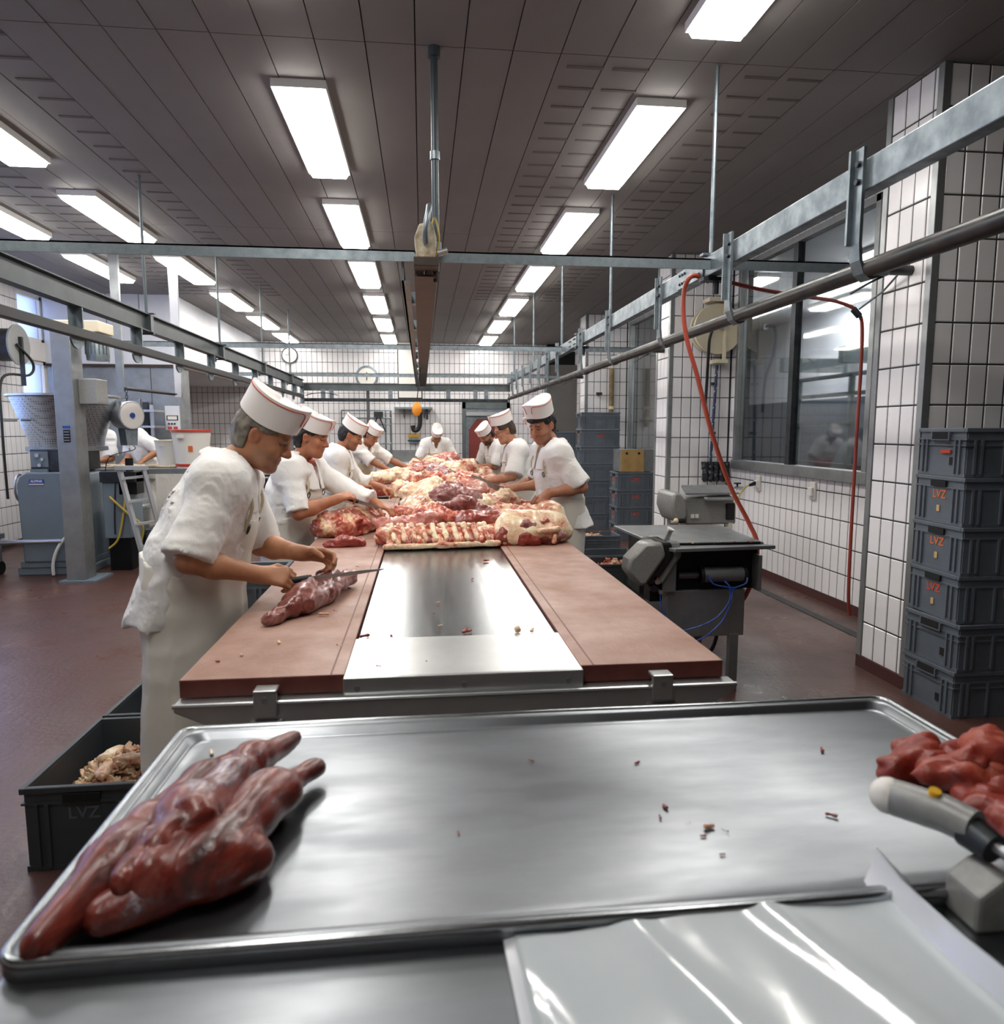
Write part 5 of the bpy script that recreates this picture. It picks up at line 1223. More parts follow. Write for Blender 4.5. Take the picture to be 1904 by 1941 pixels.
G().box(.27, .29, -.08, 0, .6, .8).obj('right_cheek', 'steel2', t)
G().cyl((-.18, -.03, .69), (-.05, -.03, .69), .022).obj('piston_rod', 'steel', t, smooth=40)
cyl_ = G().cyl((-.06, -.04, .69), (.2, -.04, .69), .042, n=20).obj('air_cylinder', 'steel2', t, smooth=40)
for xx in (-.06, .19): G().cyl((xx, -.04, .69), (xx+.02, -.04, .69), .046, n=20).obj('end_cap', 'darksteel', cyl_)
for pth in ([(-.03, -.09, .7), (.0, -.1, .65), (.08, -.1, .63), (.1, -.1, .62)], [(.2, -.09, .68), (.19, -.1, .65), (.14, -.1, .63), (.1, -.1, .62)], [(.07, -.085, .66), (.09, -.1, .64), (.1, -.1, .62)], [(.1, -.1, .62), (.09, -.11, .55), (.03, -.11, .47), (-.06, -.11, .42), (-.2, -.1, .38)], [(.11, -.1, .62), (.1, -.11, .55), (.06, -.11, .45), (-.02, -.11, .37), (-.1, -.1, .32)], [(-.3, -.08, .62), (-.29, -.09, .52), (-.24, -.1, .42), (-.2, -.1, .38)]):
    G().tube(curve(pth, 6), .0045, 6).obj('air_hose', 'blue', t, smooth=60)
G().box(.09, .12, -.11, -.09, .61, .63).obj('hose_tee', 'bluep', t)
for (x, z, r, m) in ((-.32, .67, .016, 'alu'), (-.34, .63, .02, 'black'), (-.3, .61, .012, 'alu'), (-.33, .69, .012, 'redp')): G().cyl((x, -.1, z), (x, -.05, z), r, n=10).obj('valve_knob', m, t)
G().box(-.35, -.28, -.06, .05, .55, .72).obj('valve_block', 'blacksteel', t)
G().box(-.24, .22, -.03, .35, .33, .6).obj('control_box', 'steel2', t, bevel=.004)
for (xx, yy) in ((.16, -.02), (.16, .5), (-.22, -.02), (-.22, .5)):
    G().box(xx-.025, xx+.025, yy-.02, yy+.02, 0, .34).obj('leg', 'steel2', t)
G().box(-.28, .3, .35, .6, .5, .6).obj('rear_beam', 'darksteel', t)
G().tube(curve([(.22, .3, .33), (.18, .3, .15), (.05, .3, .02), (-.1, .3, .015)], 6), .012, 8).obj('floor_cable', 'black', t)
rgx = random.Random(3)
for k in range(14): scrap(1.6+rgx.uniform(-.25, .3), 3.8+rgx.uniform(-.06, .0), .87, rgx.choice(['bright', 'trim']), .6, k, 'tiny meat scrap on the derinding machine', 'scraps on the machine')
# second machine
t = thing('skinning_machine', 'grey tabletop skinning machine on a stand by the yellow cable', 'machine', (2.53, 6.2, 0))
G().prism([(-.18, .0), (.3, .0), (.3, .17), (.24, .27), (-.2, .24)], (0, -.1, .65), (1, 0, 0), (0, 0, 1), (0, .4, 0)).obj('machine_body', 'greym', t, bevel=.015, smooth=30)
G().prism([(0, .02), (.07, .0), (.1, .08), (.09, .2), (.03, .29), (-.04, .28), (-.05, .15)], (-.28, -.16, .66), (1, 0, 0), (0, 0, 1), (0, .44, 0)).obj('side_cover', 'greym', t, bevel=.025, smooth=30)
G().prism([(-.2, .0), (.3, .0), (.27, .22), (-.16, .22)], (0, -.15, .925), (1, 0, 0), (0, 1, .25), (0, 0, .015)).obj('feed_plate', 'steel2', t)
G().box(-.02, .24, -.2, -.12, .875, .9).obj('front_lip', 'alu', t, bevel=.005)
G().box(.2, .28, -.12, -.095, .69, .84).obj('black_end_plate', 'black', t, bevel=.01)
for xx in (-.13, -.09): G().box(xx, xx+.03, -.115, -.1, .71, .745).obj('switch', 'whitep', t)
G().cyl((-.3, -.2, .7), (-.22, -.2, .7), .02).obj('knob', 'black', t); G().sphere((-.3, -.2, .7), .025).obj('knob_end', 'bone', t)
for xx in (-.2, .25):
    for yy in (-.08, .28): G().box(xx-.02, xx+.02, yy-.02, yy+.02, 0, .66).obj('leg', 'whitep', t)
G().box(-.2, .25, -.09, -.07, .58, .62).box(-.2, .25, .27, .29, .58, .62).obj('stand_rail', 'whitep', t)
G().cyl((-.15, -.12, .61), (.2, -.12, .61), .012).obj('rear_shaft', 'darksteel', t)
# hose reel on the second pier
t = thing('hose_reel', 'cream hose reel mounted on the tiled pier', 'hose reel', (3.24, 7.76, 2.6))
G().lathe([(.0, .0), (.27, .0), (.275, .02), (.27, .04), (.255, .035), (.0, .03)], (0, -.12, 0), 36, (0, -1, 0)).obj('front_disc', 'cream', t, smooth=40)
G().lathe([(.0, .0), (.25, .0), (.255, .02), (.25, .04), (0, .04)], (-.03, -.03, 0), 36, (0, -1, 0)).obj('rear_disc', 'cream', t, smooth=40)
G().lathe([(.0, 0), (.17, 0), (.17, .1), (0, .1)], (0, -.03, 0), 24, (0, -1, 0)).obj('drum', 'black', t)
G().box(.05, .085, -.19, -.17, -.33, .33).box(-.12, .09, -.19, -.0, .29, .33).box(-.03, .11, -.19, 0, -.37, -.33).obj('bracket', 'cream', t)
G().cyl((.02, -.17, .02), (.02, -.21, .02), .035).obj('hub', 'alu', t)
G().tube(curve([(.02, -.2, .02), (-.06, -.22, .03), (-.11, -.2, -.1), (-.1, -.15, -.3), (-.07, -.06, -.55), (-.07, -.03, -.9)], 8), .017, 8).obj('black_hose', 'black', t, smooth=60)
t = thing('feed_tube', 'blue and white striped tube running down the pier below the hose reel', 'tube', (3.24, 7.72, 1.1))
G().cyl((.01, 0, 0), (.05, 0, 1.12), .016).obj('tube', 'dblue', t, smooth=40)
for k in range(6): G().tube([(.012+.036*(.1+k*.16)-.016, -.008, .1+k*.18), (.012+.036*(.1+k*.16)+.017, -.015, .16+k*.18)], .004, 5).obj('white_stripe', 'whitep', t)
for zz in (.35, .9): G().box(-.0, .06, -.005, .05, zz, zz+.03).obj('pipe_clip', 'darksteel', t)
G().cyl((.005, -.01, -.08), (.01, 0, .02), .03, .02).obj('brush_end', 'black', t)
t = thing('mesh_glove_rack', 'rack of hanging chain-mail gloves on the tiled pier', 'glove rack', (3.28, 7.74, 1.13))
G().box(-.13, .2, -.02, .0, -.01, .01).obj('hook_bar', 'darksteel', t)
for k in range(5):
    V, Q = blob(70+k, [(0, 0, .04, .0, 0, .2, .028, .034), (-.02, 0, .02, -.01, 0, .1, .014, .016), (.02, 0, .0, .012, 0, .1, .014, .016)], .008, 30, .009, .006); o = fastmesh('mesh_glove', V, Q, 'darksteel', t); o.location = (-.1+k*.065, -.04, -.22)
# sockets, tap, cables on the right wall
def socket(label, y, z):
    t = thing('wall_socket', label, 'socket', (RX-.005, y, z), 0, 'wall sockets')
    G().box(-.02, 0, -.045, .045, -.08, .08).obj('backplate', 'whitep', t, bevel=.006); G().box(-.045, -.02, -.035, .035, -.05, .03).obj('plug_cover', 'whitep', t, bevel=.006)
socket('white wall socket below the large window', 5.96, .96); socket('white wall socket with the black plug and yellow cable', 7.0, .95)
t = thing('power_cable', 'yellow power cable with black plug hanging from the wall socket', 'cable', (0, 0, 0))
G().tube(curve([(3.42, 7.0, .95), (3.3, 6.95, .9), (3.1, 6.7, .8), (2.9, 6.45, .62), (2.85, 6.35, .5), (2.8, 6.3, .45), (2.74, 6.3, .6)], 8), .008, 8).obj('cable', 'ycable', t, smooth=60)
G().cyl((3.44, 7.0, .95), (3.37, 6.98, .93), .022, .014).obj('plug', 'black', t)
t = thing('wall_tap', 'small metal tap on the wall beside the skinning machine', 'tap', (3.47, 7.35, .87))
G().cyl((0, 0, 0), (-.1, 0, 0), .018).cyl((-.08, 0, 0), (-.09, -.02, -.06), .014).obj('spout', 'alu', t); G().cyl((-.06, 0, .0), (-.06, 0, .05), .01).box(-.09, -.03, -.025, .025, .045, .06).obj('handle', 'black', t)
# red hoses
t = thing('red_hose', 'red rubber hose hanging from the overhead rail down to the derinding machine', 'hose')
G().tube(curve([(1.62, 3.95, 2.33), (1.52, 3.95, 2.36), (1.475, 3.95, 2.26), (1.49, 3.95, 2.05), (1.57, 3.95, 1.8), (1.66, 3.95, 1.5), (1.79, 3.96, 1.18), (1.91, 3.95, .96), (1.955, 3.92, .83), (1.93, 3.9, .65), (1.88, 3.92, .5), (1.8, 4.0, .4)], 8), .013, 10).obj('hose', 'redhose', t, smooth=60)
t = thing('red_hose', 'thin dark red hose looping past the window and down the nearest pier', 'hose')
G().tube(curve([(1.66, 3.9, 2.33), (1.95, 3.95, 2.29), (2.25, 4.05, 2.28), (2.55, 4.2, 2.28), (2.70, 4.22, 2.22), (2.735, 4.22, 2.05), (2.735, 4.22, 1.5), (2.735, 4.22, .9), (2.735, 4.21, .45), (2.76, 4.22, .3)], 8), .011, 10).obj('hose', 'dkred', t, smooth=60)
G().cyl((2.66, 4.21, 2.24), (2.7, 4.21, 2.2), .02).obj('hose_clamp', 'darksteel', t)
G().tube([(2.69, 4.2, 2.24), (2.74, 4.05, 2.32), (2.72, 3.9, 2.38)], .006, 6).obj('tie_wire', 'galv', t)
t = thing('drain_pipe', 'brown stained pipe on the farthest tiled pier', 'pipe', (3.2, 11.84, 1.55))
G().cyl((0, 0, 0), (0, 0, .98), .042).obj('pipe', mat('stained_pipe', '8c7a52', .6, c2='5d4d34', vs=7), t, smooth=40)
for zz in (.3, .12): G().cyl((0, 0, zz), (0, 0, zz+.05), .052).obj('collar', 'cream', t)
G().box(-.1, .1, -.01, .06, .1, .12).obj('pipe_clip', 'darksteel', t)
t = thing('hook', 'small dark hook on the farthest tiled pier', 'hook', (2.98, 11.86, 2.08)); G().cyl((0, .03, 0), (0, -.05, 0), .012).box(-.05, .05, -.06, -.04, 0, .05).obj('peg', 'darksteel', t)
# ================================================================= fittings on the far wall
t = thing('wall_clock', 'round white wall clock on the far tiled wall', 'clock', (-2.85, BY-.02, 3.12))
G().lathe([(0, 0), (.17, 0), (.175, .03), (.16, .05), (.15, .04), (0, .035)], (0, 0, 0), 32, (0, -1, 0)).obj('case', 'beam', t, smooth=40)
G().lathe([(0, 0), (.15, 0), (.15, .003), (0, .003)], (0, -.042, 0), 32, (0, -1, 0)).obj('dial', 'whitep', t)
G().bar((0, -.047, 0), (-.09, -.047, .01), .008, .012).obj('hour_hand', 'black', t); G().bar((0, -.048, 0), (-.05, -.048, .09), .006, .008).obj('minute_hand', 'black', t)
for k in range(12):
    a = k*math.pi/6; G().bar((.125*math.sin(a), -.046, .125*math.cos(a)), (.14*math.sin(a), -.046, .14*math.cos(a)), .006, .004, (0, 1, 0)).obj('hour_mark', 'black', t)
t = thing('dial_scale', 'round dial scale on a post in front of the far wall', 'scale', (-1.15, BY-.6, 0))
G().lathe([(0, 0), (.24, 0), (.24, .1), (.21, .11), (0, .1)], (0, 0, 2.62), 32, (0, -1, 0)).obj('dial_case', 'galv', t, smooth=40)
G().lathe([(0, 0), (.2, 0), (.2, .004), (0, .004)], (0, -.105, 2.62), 32, (0, -1, 0)).obj('dial', 'whitep', t)
G().cyl((0, -.12, 2.55), (0, -.115, 2.72), .008).obj('pointer', 'black', t); G().cyl((0, .04, 0), (0, .04, 2.5), .03).obj('post', 'beam', t); G().box(-.35, .35, -.15, .2, 2.34, 2.42).obj('cross_arm', 'beam', t)
t = thing('tube_rack', 'tubular wall rack behind the fourth man', 'rack', (-1.2, BY-.15, 0))
for zz in (1.2, 1.62, 1.76, 1.93): G().cyl((-.56, 0, zz), (.52, 0, zz), .016).obj('rail', 'galv', t)
for xx in (-.56, .52, .4): G().cyl((xx, 0, .8), (xx, 0, 1.93), .018).obj('upright', 'galv', t)
G().cyl((.25, -.05, 1.86), (.1, -.05, 1.45), .014).cyl((.25, -.05, 1.86), (.4, -.05, 1.45), .014).box(.15, .35, -.08, 0, 1.78, 1.9).obj('hanger', 'darksteel', t)
t = thing('wall_shelf', 'dark wall shelf with a black siphon pipe on the far wall', 'shelf', (-.1, BY-.2, 1.98))
G().box(-.5, .34, -.15, .18, -.02, .02).obj('board', 'galv', t); G().prism([(0, 0), (.3, 0), (0, -.2)], (-.3, .15, -.02), (0, -1, 0), (0, 0, 1), (.02, 0, 0)).prism([(0, 0), (.3, 0), (0, -.2)], (.15, .15, -.02), (0, -1, 0), (0, 0, 1), (.02, 0, 0)).obj('gusset', 'beam', t)
G().tube(curve([(.06, -.05, -.02), (.06, -.05, -.35), (.0, -.05, -.48), (-.08, -.05, -.48), (-.1, -.05, -.38)], 6), .05, 10).obj('siphon', 'black', t, smooth=50); G().cyl((.22, -.03, -.02), (.22, -.03, -.25), .025).obj('short_pipe', 'darksteel', t)
t = thing('soap_dispenser', 'soap dispenser with a yellow top on the far wall', 'dispenser', (-.18, BY-.06, 1.2))
G().box(-.13, .13, -.05, .05, .14, .2).obj('top', 'yellow', t); G().box(-.11, .11, -.04, .05, 0, .14).obj('holder', 'galv', t); G().cyl((-.14, -.05, .06), (.14, -.05, .06), .02).obj('roll', 'darksteel', t)
t = thing('wash_basin', 'steel wash basin below the soap dispenser', 'basin', (-.3, BY-.3, .55))
G().box(-.5, .4, .2, .28, .15, .5).obj('splashback', 'steel2', t); G().box(-.45, .35, -.2, .25, 0, .25).obj('bowl', 'steel2', t, bevel=.03); G().box(-.06, .06, .0, .12, -.55, 0).obj('pedestal', 'steel2', t)
# ================================================================= left background: mixer, lift, ladder, smoke chambers
t = thing('lifting_column', 'tall grey lifting column with a motor on top in the left background', 'column', (-3.42, 7.42, 0))
G().box(-.095, .085, -.1, .13, .02, 2.44).obj('post', 'steel2', t, bevel=.006)
G().box(-.15, .2, -.15, .25, 0, .02).obj('foot_plate', 'greyp', t)
G().box(-.03, .03, -.106, -.1, 1.38, 1.5).obj('rating_plate', 'hole', t); G().box(-.033, .033, -.106, -.1, 1.515, 1.54).obj('maker_plate', 'bluep', t)
for k in range(4): G().box(-.025, .025, -.109, -.106, 1.395+k*.027, 1.405+k*.027).obj('plate_line', 'steel2', t)
G().box(.085, .26, .0, .25, 1.75, 2.0).obj('gear_housing', 'greym', t, bevel=.01)
G().box(-.1, .33, -.05, .3, 2.44, 2.55).obj('head_plate', 'cream', t, bevel=.01)
mo = G().lathe([(.0, 0), (.1, 0), (.105, .04), (.105, .22), (.08, .25), (0, .25)], (.24, .12, 2.18), 22).obj('motor', 'galv', t, smooth=40)
for k in range(9): G().box(.24-.108*math.cos(k*.35)-.003, .24-.108*math.cos(k*.35)+.003, .12-.108*abs(math.sin(k*.35))-.006, .12, 2.24, 2.38).obj('cooling_fin', 'beam', mo)
t = thing('mixing_machine', 'blue-grey mixing machine with a big dimpled bowl and an ALPINA name plate', 'machine', (-3.88, 8.08, 0))
G().prism([(-.21, .14), (.36, .14), (.36, .93), (.3, 1.04), (.22, 1.07), (-.13, 1.07), (-.2, 1.03), (-.23, .95)], (.0, -.4, 0), (1, 0, 0), (0, 0, 1), (0, .7, 0)).obj('housing', 'greyp', t, bevel=.015, smooth=30)
pl = G().box(-.1, .04, -.408, -.4, .955, 1.0).obj('name_plate', 'bluep', t)
lettering('lettering', 'ALPINA', 'whitep', t, (-.03, -.4085, .98), (R(90), 0, 0), .034)
G().box(-.1, .04, -.409, -.4, .945, .955).obj('plate_underline', 'whitep', t)
G().box(-.3, .4, -.36, .3, 0, .08).box(-.26, .36, -.38, .3, .08, .15).obj('base', 'greyp', t, bevel=.01)
G().box(-.13, .3, -.3, .3, 1.07, 1.3).obj('gear_box', 'darksteel', t, bevel=.01); G().box(-.12, .05, -.31, -.3, 1.12, 1.28).obj('control_plate', 'greyp', t); G().box(-.12, .05, -.33, -.31, 1.06, 1.1).obj('plate_ledge', 'greyp', t)
for (x, z, r) in ((-.05, 1.24, .02), (.0, 1.2, .016), (-.03, 1.14, .018)): G().cyl((x, -.31, z), (x, -.33, z), r).obj('control_knob', 'alu', t)
M['dimple'] = mat('dimpled_steel', '9aa0a6', .35, .9)
nt = M['dimple'].node_tree; b = nt.nodes['Principled BSDF']; tc = add(nt, 'ShaderNodeTexCoord'); vo = add(nt, 'ShaderNodeTexVoronoi', Scale=42.); vo.inputs['Randomness'].default_value = 0.
nt.links.new(tc.outputs['Object'], vo.inputs['Vector']); r_ = ramp(nt, vo.outputs['Distance'], [(.1, '4d5358'), (.45, 'a4aab0')]); nt.links.new(r_.outputs[0], b.inputs['Base Color'])
G().lathe([(.36, 1.3), (.4, 1.31), (.41, 1.4), (.57, 1.84), (.6, 1.845), (.6, 1.87), (.56, 1.87), (.38, 1.42), (.1, 1.4)], (.05, .12, 0), 44, sx=.88, sy=.88).obj('bowl', 'dimple', t, smooth=40)
G().lathe([(.6, 1.845), (.612, 1.85), (.612, 1.868), (.6, 1.872)], (.05, .12, 0), 44, sx=.88, sy=.88).obj('bowl_rim', 'alu', t, smooth=60)
G().lathe([(.38, 1.27), (.44, 1.28), (.44, 1.32), (.38, 1.33)], (.05, .12, 0), 44, sx=.88, sy=.88).obj('bowl_base_ring', 'steel2', t, smooth=40)
for a in (200, 250, 300): G().cyl((.05+.44*math.cos(R(a)), .12+.44*math.sin(R(a)), 1.6), (.05+.56*math.cos(R(a)), .12+.56*math.sin(R(a)), 1.6), .012).obj('bowl_pin', 'alu', t)
G().tube([(-.27+.0, -.25+.1*math.cos(a), .9+.14*math.sin(a)) for a in np.linspace(0, 6.283, 21)], .012, 8).cyl((-.3, -.25, .9), (-.2, -.25, .9), .012).obj('handwheel', 'alu', t, smooth=50)
G().tube(curve([(.1, -.47, .02), (.11, -.48, .15), (.16, -.47, .3), (.25, -.45, .42), (.32, -.42, .44)], 6), .016, 8).obj('bow_handle', 'whitep', t, smooth=50)
G().cyl((-.55, -.46, .36), (.2, -.46, .37), .025).obj('roller_bar', 'alu', t, smooth=40)
# cart at the left edge
t = thing('steel_cart', 'steel cart cut off by the left edge of the picture', 'cart', (-4.75, 7.55, 0))
G().box(-.4, .38, -.4, .3, .78, .84).obj('shelf', 'steel2', t); G().box(-.4, .4, -.4, .3, .38, .43).obj('lower_shelf', 'steel2', t)
for xx in (-.35, .35):
    for yy in (-.36, .26): G().box(xx-.02, xx+.02, yy-.02, yy+.02, .12, 1.0).obj('post', 'steel2', t); G().cyl((xx-.02, yy, .07), (xx+.02, yy, .07), .07).obj('caster', 'black', t)
for zz in (.92, 1.0): G().cyl((-.37, -.36, zz), (.36, -.36, zz), .012).obj('guard_rail', 'alu', t)
G().box(-.2, .3, -.3, .2, .43, .66).obj('black_bin', 'black', t)
# black hose reel on the left wall
t = thing('hose_reel', 'black hose reel with a grey disc on the left wall', 'hose reel', (-5.19, 9.6, 2.55))
G().lathe([(.0, 0), (.25, 0), (.25, .02), (0, .02)], (.2, 0, 0), 30, (1, 0, 0)).obj('grey_disc', 'greym', t, smooth=40); G().lathe([(.0, 0), (.2, 0), (.2, .18), (0, .18)], (.0, 0, 0), 30, (1, 0, 0)).obj('drum', 'black', t, smooth=40)
G().box(.22, .26, -.02, .02, -.5, .1).obj('bracket', 'darksteel', t)
G().tube(curve([(.24, -.1, .0), (.3, .12, -.2), (.26, .1, -.36), (.1, -.2, -.42), (.08, -.25, -1.0), (.08, -.25, -1.9)], 7), .016, 8).obj('hose', 'black', t, smooth=60)
# hanging scale on its frame
t = thing('scale_frame', 'steel hanging frame carrying the round dial scale', 'frame', (-3.02, 8.45, 0))
G().prism([(-.05, 0), (.05, 0), (.035, -1.5), (-.035, -1.5)], (-.33, 0, CH), (1, 0, 0), (0, 0, 1), (0, .04, 0)).obj('hanger_arm', 'steel2', t)
G().prism([(-.05, 0), (.05, 0), (.035, -1.55), (-.035, -1.55)], (.25, .12, CH), (1, 0, 0), (0, 0, 1), (0, .04, 0)).obj('hanger_arm', 'white', t)
G().cyl((-.33, .02, CH-1.46), (.25, .14, CH-1.52), .018).obj('cross_bar', 'pipe', t)
t = thing('hanging_scale', 'round dial scale hanging from a chain', 'scale', (-3.25, 8.35, 0))
dd = (.82, -.57, 0)
G().lathe([(0, 0), (.155, 0), (.16, .03), (.16, .16), (.15, .175), (0, .165)], Vector((0, 0, 1.66))-Vector(dd)*.1, 32, dd).obj('dial_case', 'alu', t, smooth=40)
G().lathe([(0, 0), (.14, 0), (.14, .004), (0, .004)], Vector((0, 0, 1.66))+Vector(dd)*.075, 32, dd).obj('dial', 'whitep', t)
G().cyl(Vector((0, 0, 1.66))+Vector(dd)*.07, Vector((0, 0, 1.66))+Vector(dd)*.09, .03).obj('dial_hub', 'bluep', t)
G().prism([(-.08, 0), (.08, 0), (.06, -.2), (-.06, -.2)], (-.06, .05, 1.53), (.57, .82, 0), (0, 0, 1), (.1, -.07, 0)).obj('lower_case', 'galv', t)
for k in range(5): G().tube([(.0+.014*math.cos(a)*(k % 2), .014*math.cos(a)*((k+1) % 2), 1.835+k*.03+.02*math.sin(a)) for a in np.linspace(0, 6.283, 9)], .004, 5).obj('chain_link', 'darksteel', t)
G().tube(curve([(.05, -.02, 1.33), (.05, -.02, 1.28), (-.2, -.05, 1.2), (-.26, -.05, .98)], 6), .005, 6).obj('hook_wire', 'darksteel', t)
# grinder unit and stepladder right of the column
t = thing('pump_unit', 'dark pump unit with yellow hoses beside the lifting column', 'machine', (-3.22, 7.98, 0))
G().box(-.15, .12, -.1, .25, .35, .95).obj('case', 'greyp', t, bevel=.01); G().box(-.16, .2, -.12, .25, .95, 1.06).obj('tray', 'darksteel', t)
G().box(.02, .2, -.1, .1, .82, 1.05).cyl((.1, 0, 1.05), (.1, 0, 1.2), .04).obj('pump_head', 'blacksteel', t); G().box(-.12, .1, -.08, .2, 0, .35).obj('base', 'blacksteel', t)
G().tube(curve([(.1, -.12, .9), (.06, -.14, .6), (.0, -.15, .35), (-.1, -.14, .25)], 6), .011, 8).obj('yellow_hose', 'ycable', t, smooth=60)
G().tube(curve([(-.06, -.15, .8), (.12, -.16, .62), (.26, -.16, .48), (.22, -.15, .28), (.2, -.1, .12)], 6), .013, 8).obj('yellow_hose', 'ycable', t, smooth=60)
G().tube(curve([(.0, -.13, .95), (-.02, -.15, .6), (-.03, -.14, .4)], 6), .008, 8).obj('cable', 'black', t)
t = thing('step_ladder', 'aluminium stepladder leaning open in front of the pale table', 'ladder', (-2.88, 7.72, 0))
for (x0, x1) in ((-.24, .0), (.0, .16)): G().bar((x0, 0, 1.1), (x1, -.05 if x0 < 0 else .12, 0 if x0 < 0 else .02), .05, .035).obj('stile', 'ladder', t)
for k in range(4):
    z = .28+k*.24; f_ = 1-z/1.1
    G().bar((-.24*(1-f_)+.0*f_, -.03, z), (0*(1-f_)+.16*f_, .08, z+.02), .05, .025).obj('step', 'ladder', t)
G().box(-.27, .03, -.04, .06, 1.09, 1.13).obj('top_step', 'ladder', t); G().box(-.02, .04, -.08, -.01, 0, .03).obj('rubber_foot', 'black', t)
# pale covered table with buckets
t = thing('packing_table', 'table with a pale padded side in the left background', 'table', (-3.35, 9.1, 0))
G().box(-.75, .75, -.3, .35, .98, 1.04).obj('table_top', 'steel2', t); G().box(.2, .75, -.31, -.28, .3, .98).obj('padded_side', mat('pale_padding', 'cfccc4', .7, bump=.8, bs=14), t)
for xx in (-.7, .7):
    for yy in (-.26, .3): G().box(xx-.02, xx+.02, yy-.02, yy+.02, 0, .98).obj('leg', 'steel2', t)
V, Q = blob(91., [(-.7, 0, .01, .7, 0, .01, .03, .03), (-.6, .1, .01, .5, .1, .01, .04, .035)], .012, 16, .014, .01); o = fastmesh('pale_meat_mass', V, Q, 'dough'); o.location = (-3.35, 9.05, 1.04); tag(o, 'layer of pale meat spread on the padded table', 'meat')
t = thing('steel_bin', 'steel bin standing under the padded table', 'bin', (-3.35, 8.55, 0)); G().lathe([(0, 0), (.16, 0), (.19, .62), (.2, .63), (.18, .63), (.14, .05), (0, .05)], (0, 0, 0), 24).obj('drum', 'steel2', t, smooth=40); G().lathe([(.19, .6), (.205, .61), (.205, .64), (.19, .65)], (0, 0, 0), 24).obj('rim', 'alu', t)
cr = crate('grey crate on a dolly under the padded table behind the stepladder', (-2.85, 8.55, .13), R(4), 'plain', 'crate', 'red', .25, 'crates in the left background')
t = thing('crate_dolly', 'flat dolly carrying the crate behind the stepladder', 'dolly', (-2.85, 8.55, 0)); G().box(-.31, .31, -.21, .21, .09, .125).obj('deck', 'steel2', t)
for xx in (-.25, .25):
    for yy in (-.16, .16): G().cyl((xx-.02, yy, .045), (xx+.02, yy, .045), .045).obj('caster', 'black', t)
for n, (x, y, z, s, lb) in enumerate(((-2.8, 9.05, 1.04, 1.1, 'larger white bucket with a red lid on the padded table'), (-3.12, 9.22, 1.04, .8, 'smaller white bucket with a cream lid behind the larger bucket'))):
    t = thing('plastic_bucket', lb, 'bucket', (x, y, z), 0, 'buckets on the padded table')
    G().lathe([(0, 0), (.165*s, 0), (.2*s, .36*s), (.205*s, .4*s), (0, .4*s)], (0, 0, 0), 28).obj('body', 'whitep', t, smooth=40)
    G().lathe([(0, .395*s), (.215*s, .395*s), (.215*s, .42*s), (0, .425*s)], (0, 0, 0), 28).obj('lid', 'redp' if n == 0 else 'cream', t, smooth=40)
    G().box(-.09*s, -.02*s, -.215*s, -.19*s, .33*s, .365*s).obj('handle_lug', 'whitep', t)
    if n == 0: G().box(.02, .07, -.205, -.19, .2, .27).obj('label', 'orange', t); G().lathe([(.172*s, .02), (.176*s, .05), (.172*s, .055)], (0, 0, 0), 28).obj('red_band', 'redp', t)
# smoke chambers under the bulkhead
t = thing('smoke_chamber', 'bluish steel smoke chamber with a control panel under the bulkhead', 'oven', (-4.4, 10.92, 0))
G().box(-.9, .9, 0, .42, 0, 2.4).obj('cabinet', 'steel2', t)
G().box(-.55, .35, -.05, 0, .1, 1.95).obj('door', 'steel2', t, bevel=.01); G().cyl((.24, -.09, 1.62), (.42, -.07, 1.68), .018).box(.4, .46, -.1, -.03, 1.3, 1.9).obj('door_latch', 'darksteel', t)
cpn = G().box(.68, .88, -.03, 0, 1.5, 1.85).obj('control_panel', 'white', t)
G().box(.7, .86, -.036, -.03, 1.64, 1.71).obj('display_frame', 'hole', cpn); G().box(.715, .845, -.04, -.036, 1.65, 1.7).obj('display', 'whitep', cpn)
for k in range(3): G().cyl((.73+k*.04, -.045, 1.59), (.73+k*.04, -.03, 1.59), .013).obj('button', 'black', cpn)
for k in range(2): G().box(.71+k*.08, .77+k*.08, -.036, -.03, 1.51, 1.55).obj('red_key', 'redp', cpn)
for xx in (-.6, .5): G().box(xx-.004, xx+.004, -.004, 0, 0, 2.4).obj('panel_joint', 'darksteel', t)
t = thing('smoke_trolley', 'trolley frame with tray arms in front of the smoke chamber', 'trolley', (-4.0, 10.55, 0))
G().box(-.02, .02, -.02, .02, .1, 1.85).box(.2, .24, -.02, .02, .1, 1.85).obj('post', 'alu', t)
for k in range(6): G().box(-.05, .32, -.2, .2, .65+k*.22, .68+k*.22).obj('tray_arm', 'alu', t)
G().box(-.1, .34, -.25, .25, .06, .1).obj('base', 'alu', t)
for xx in (-.08, .3): G().cyl((xx, -.2, .03), (xx+.03, -.2, .03), .03).obj('caster', 'black', t)
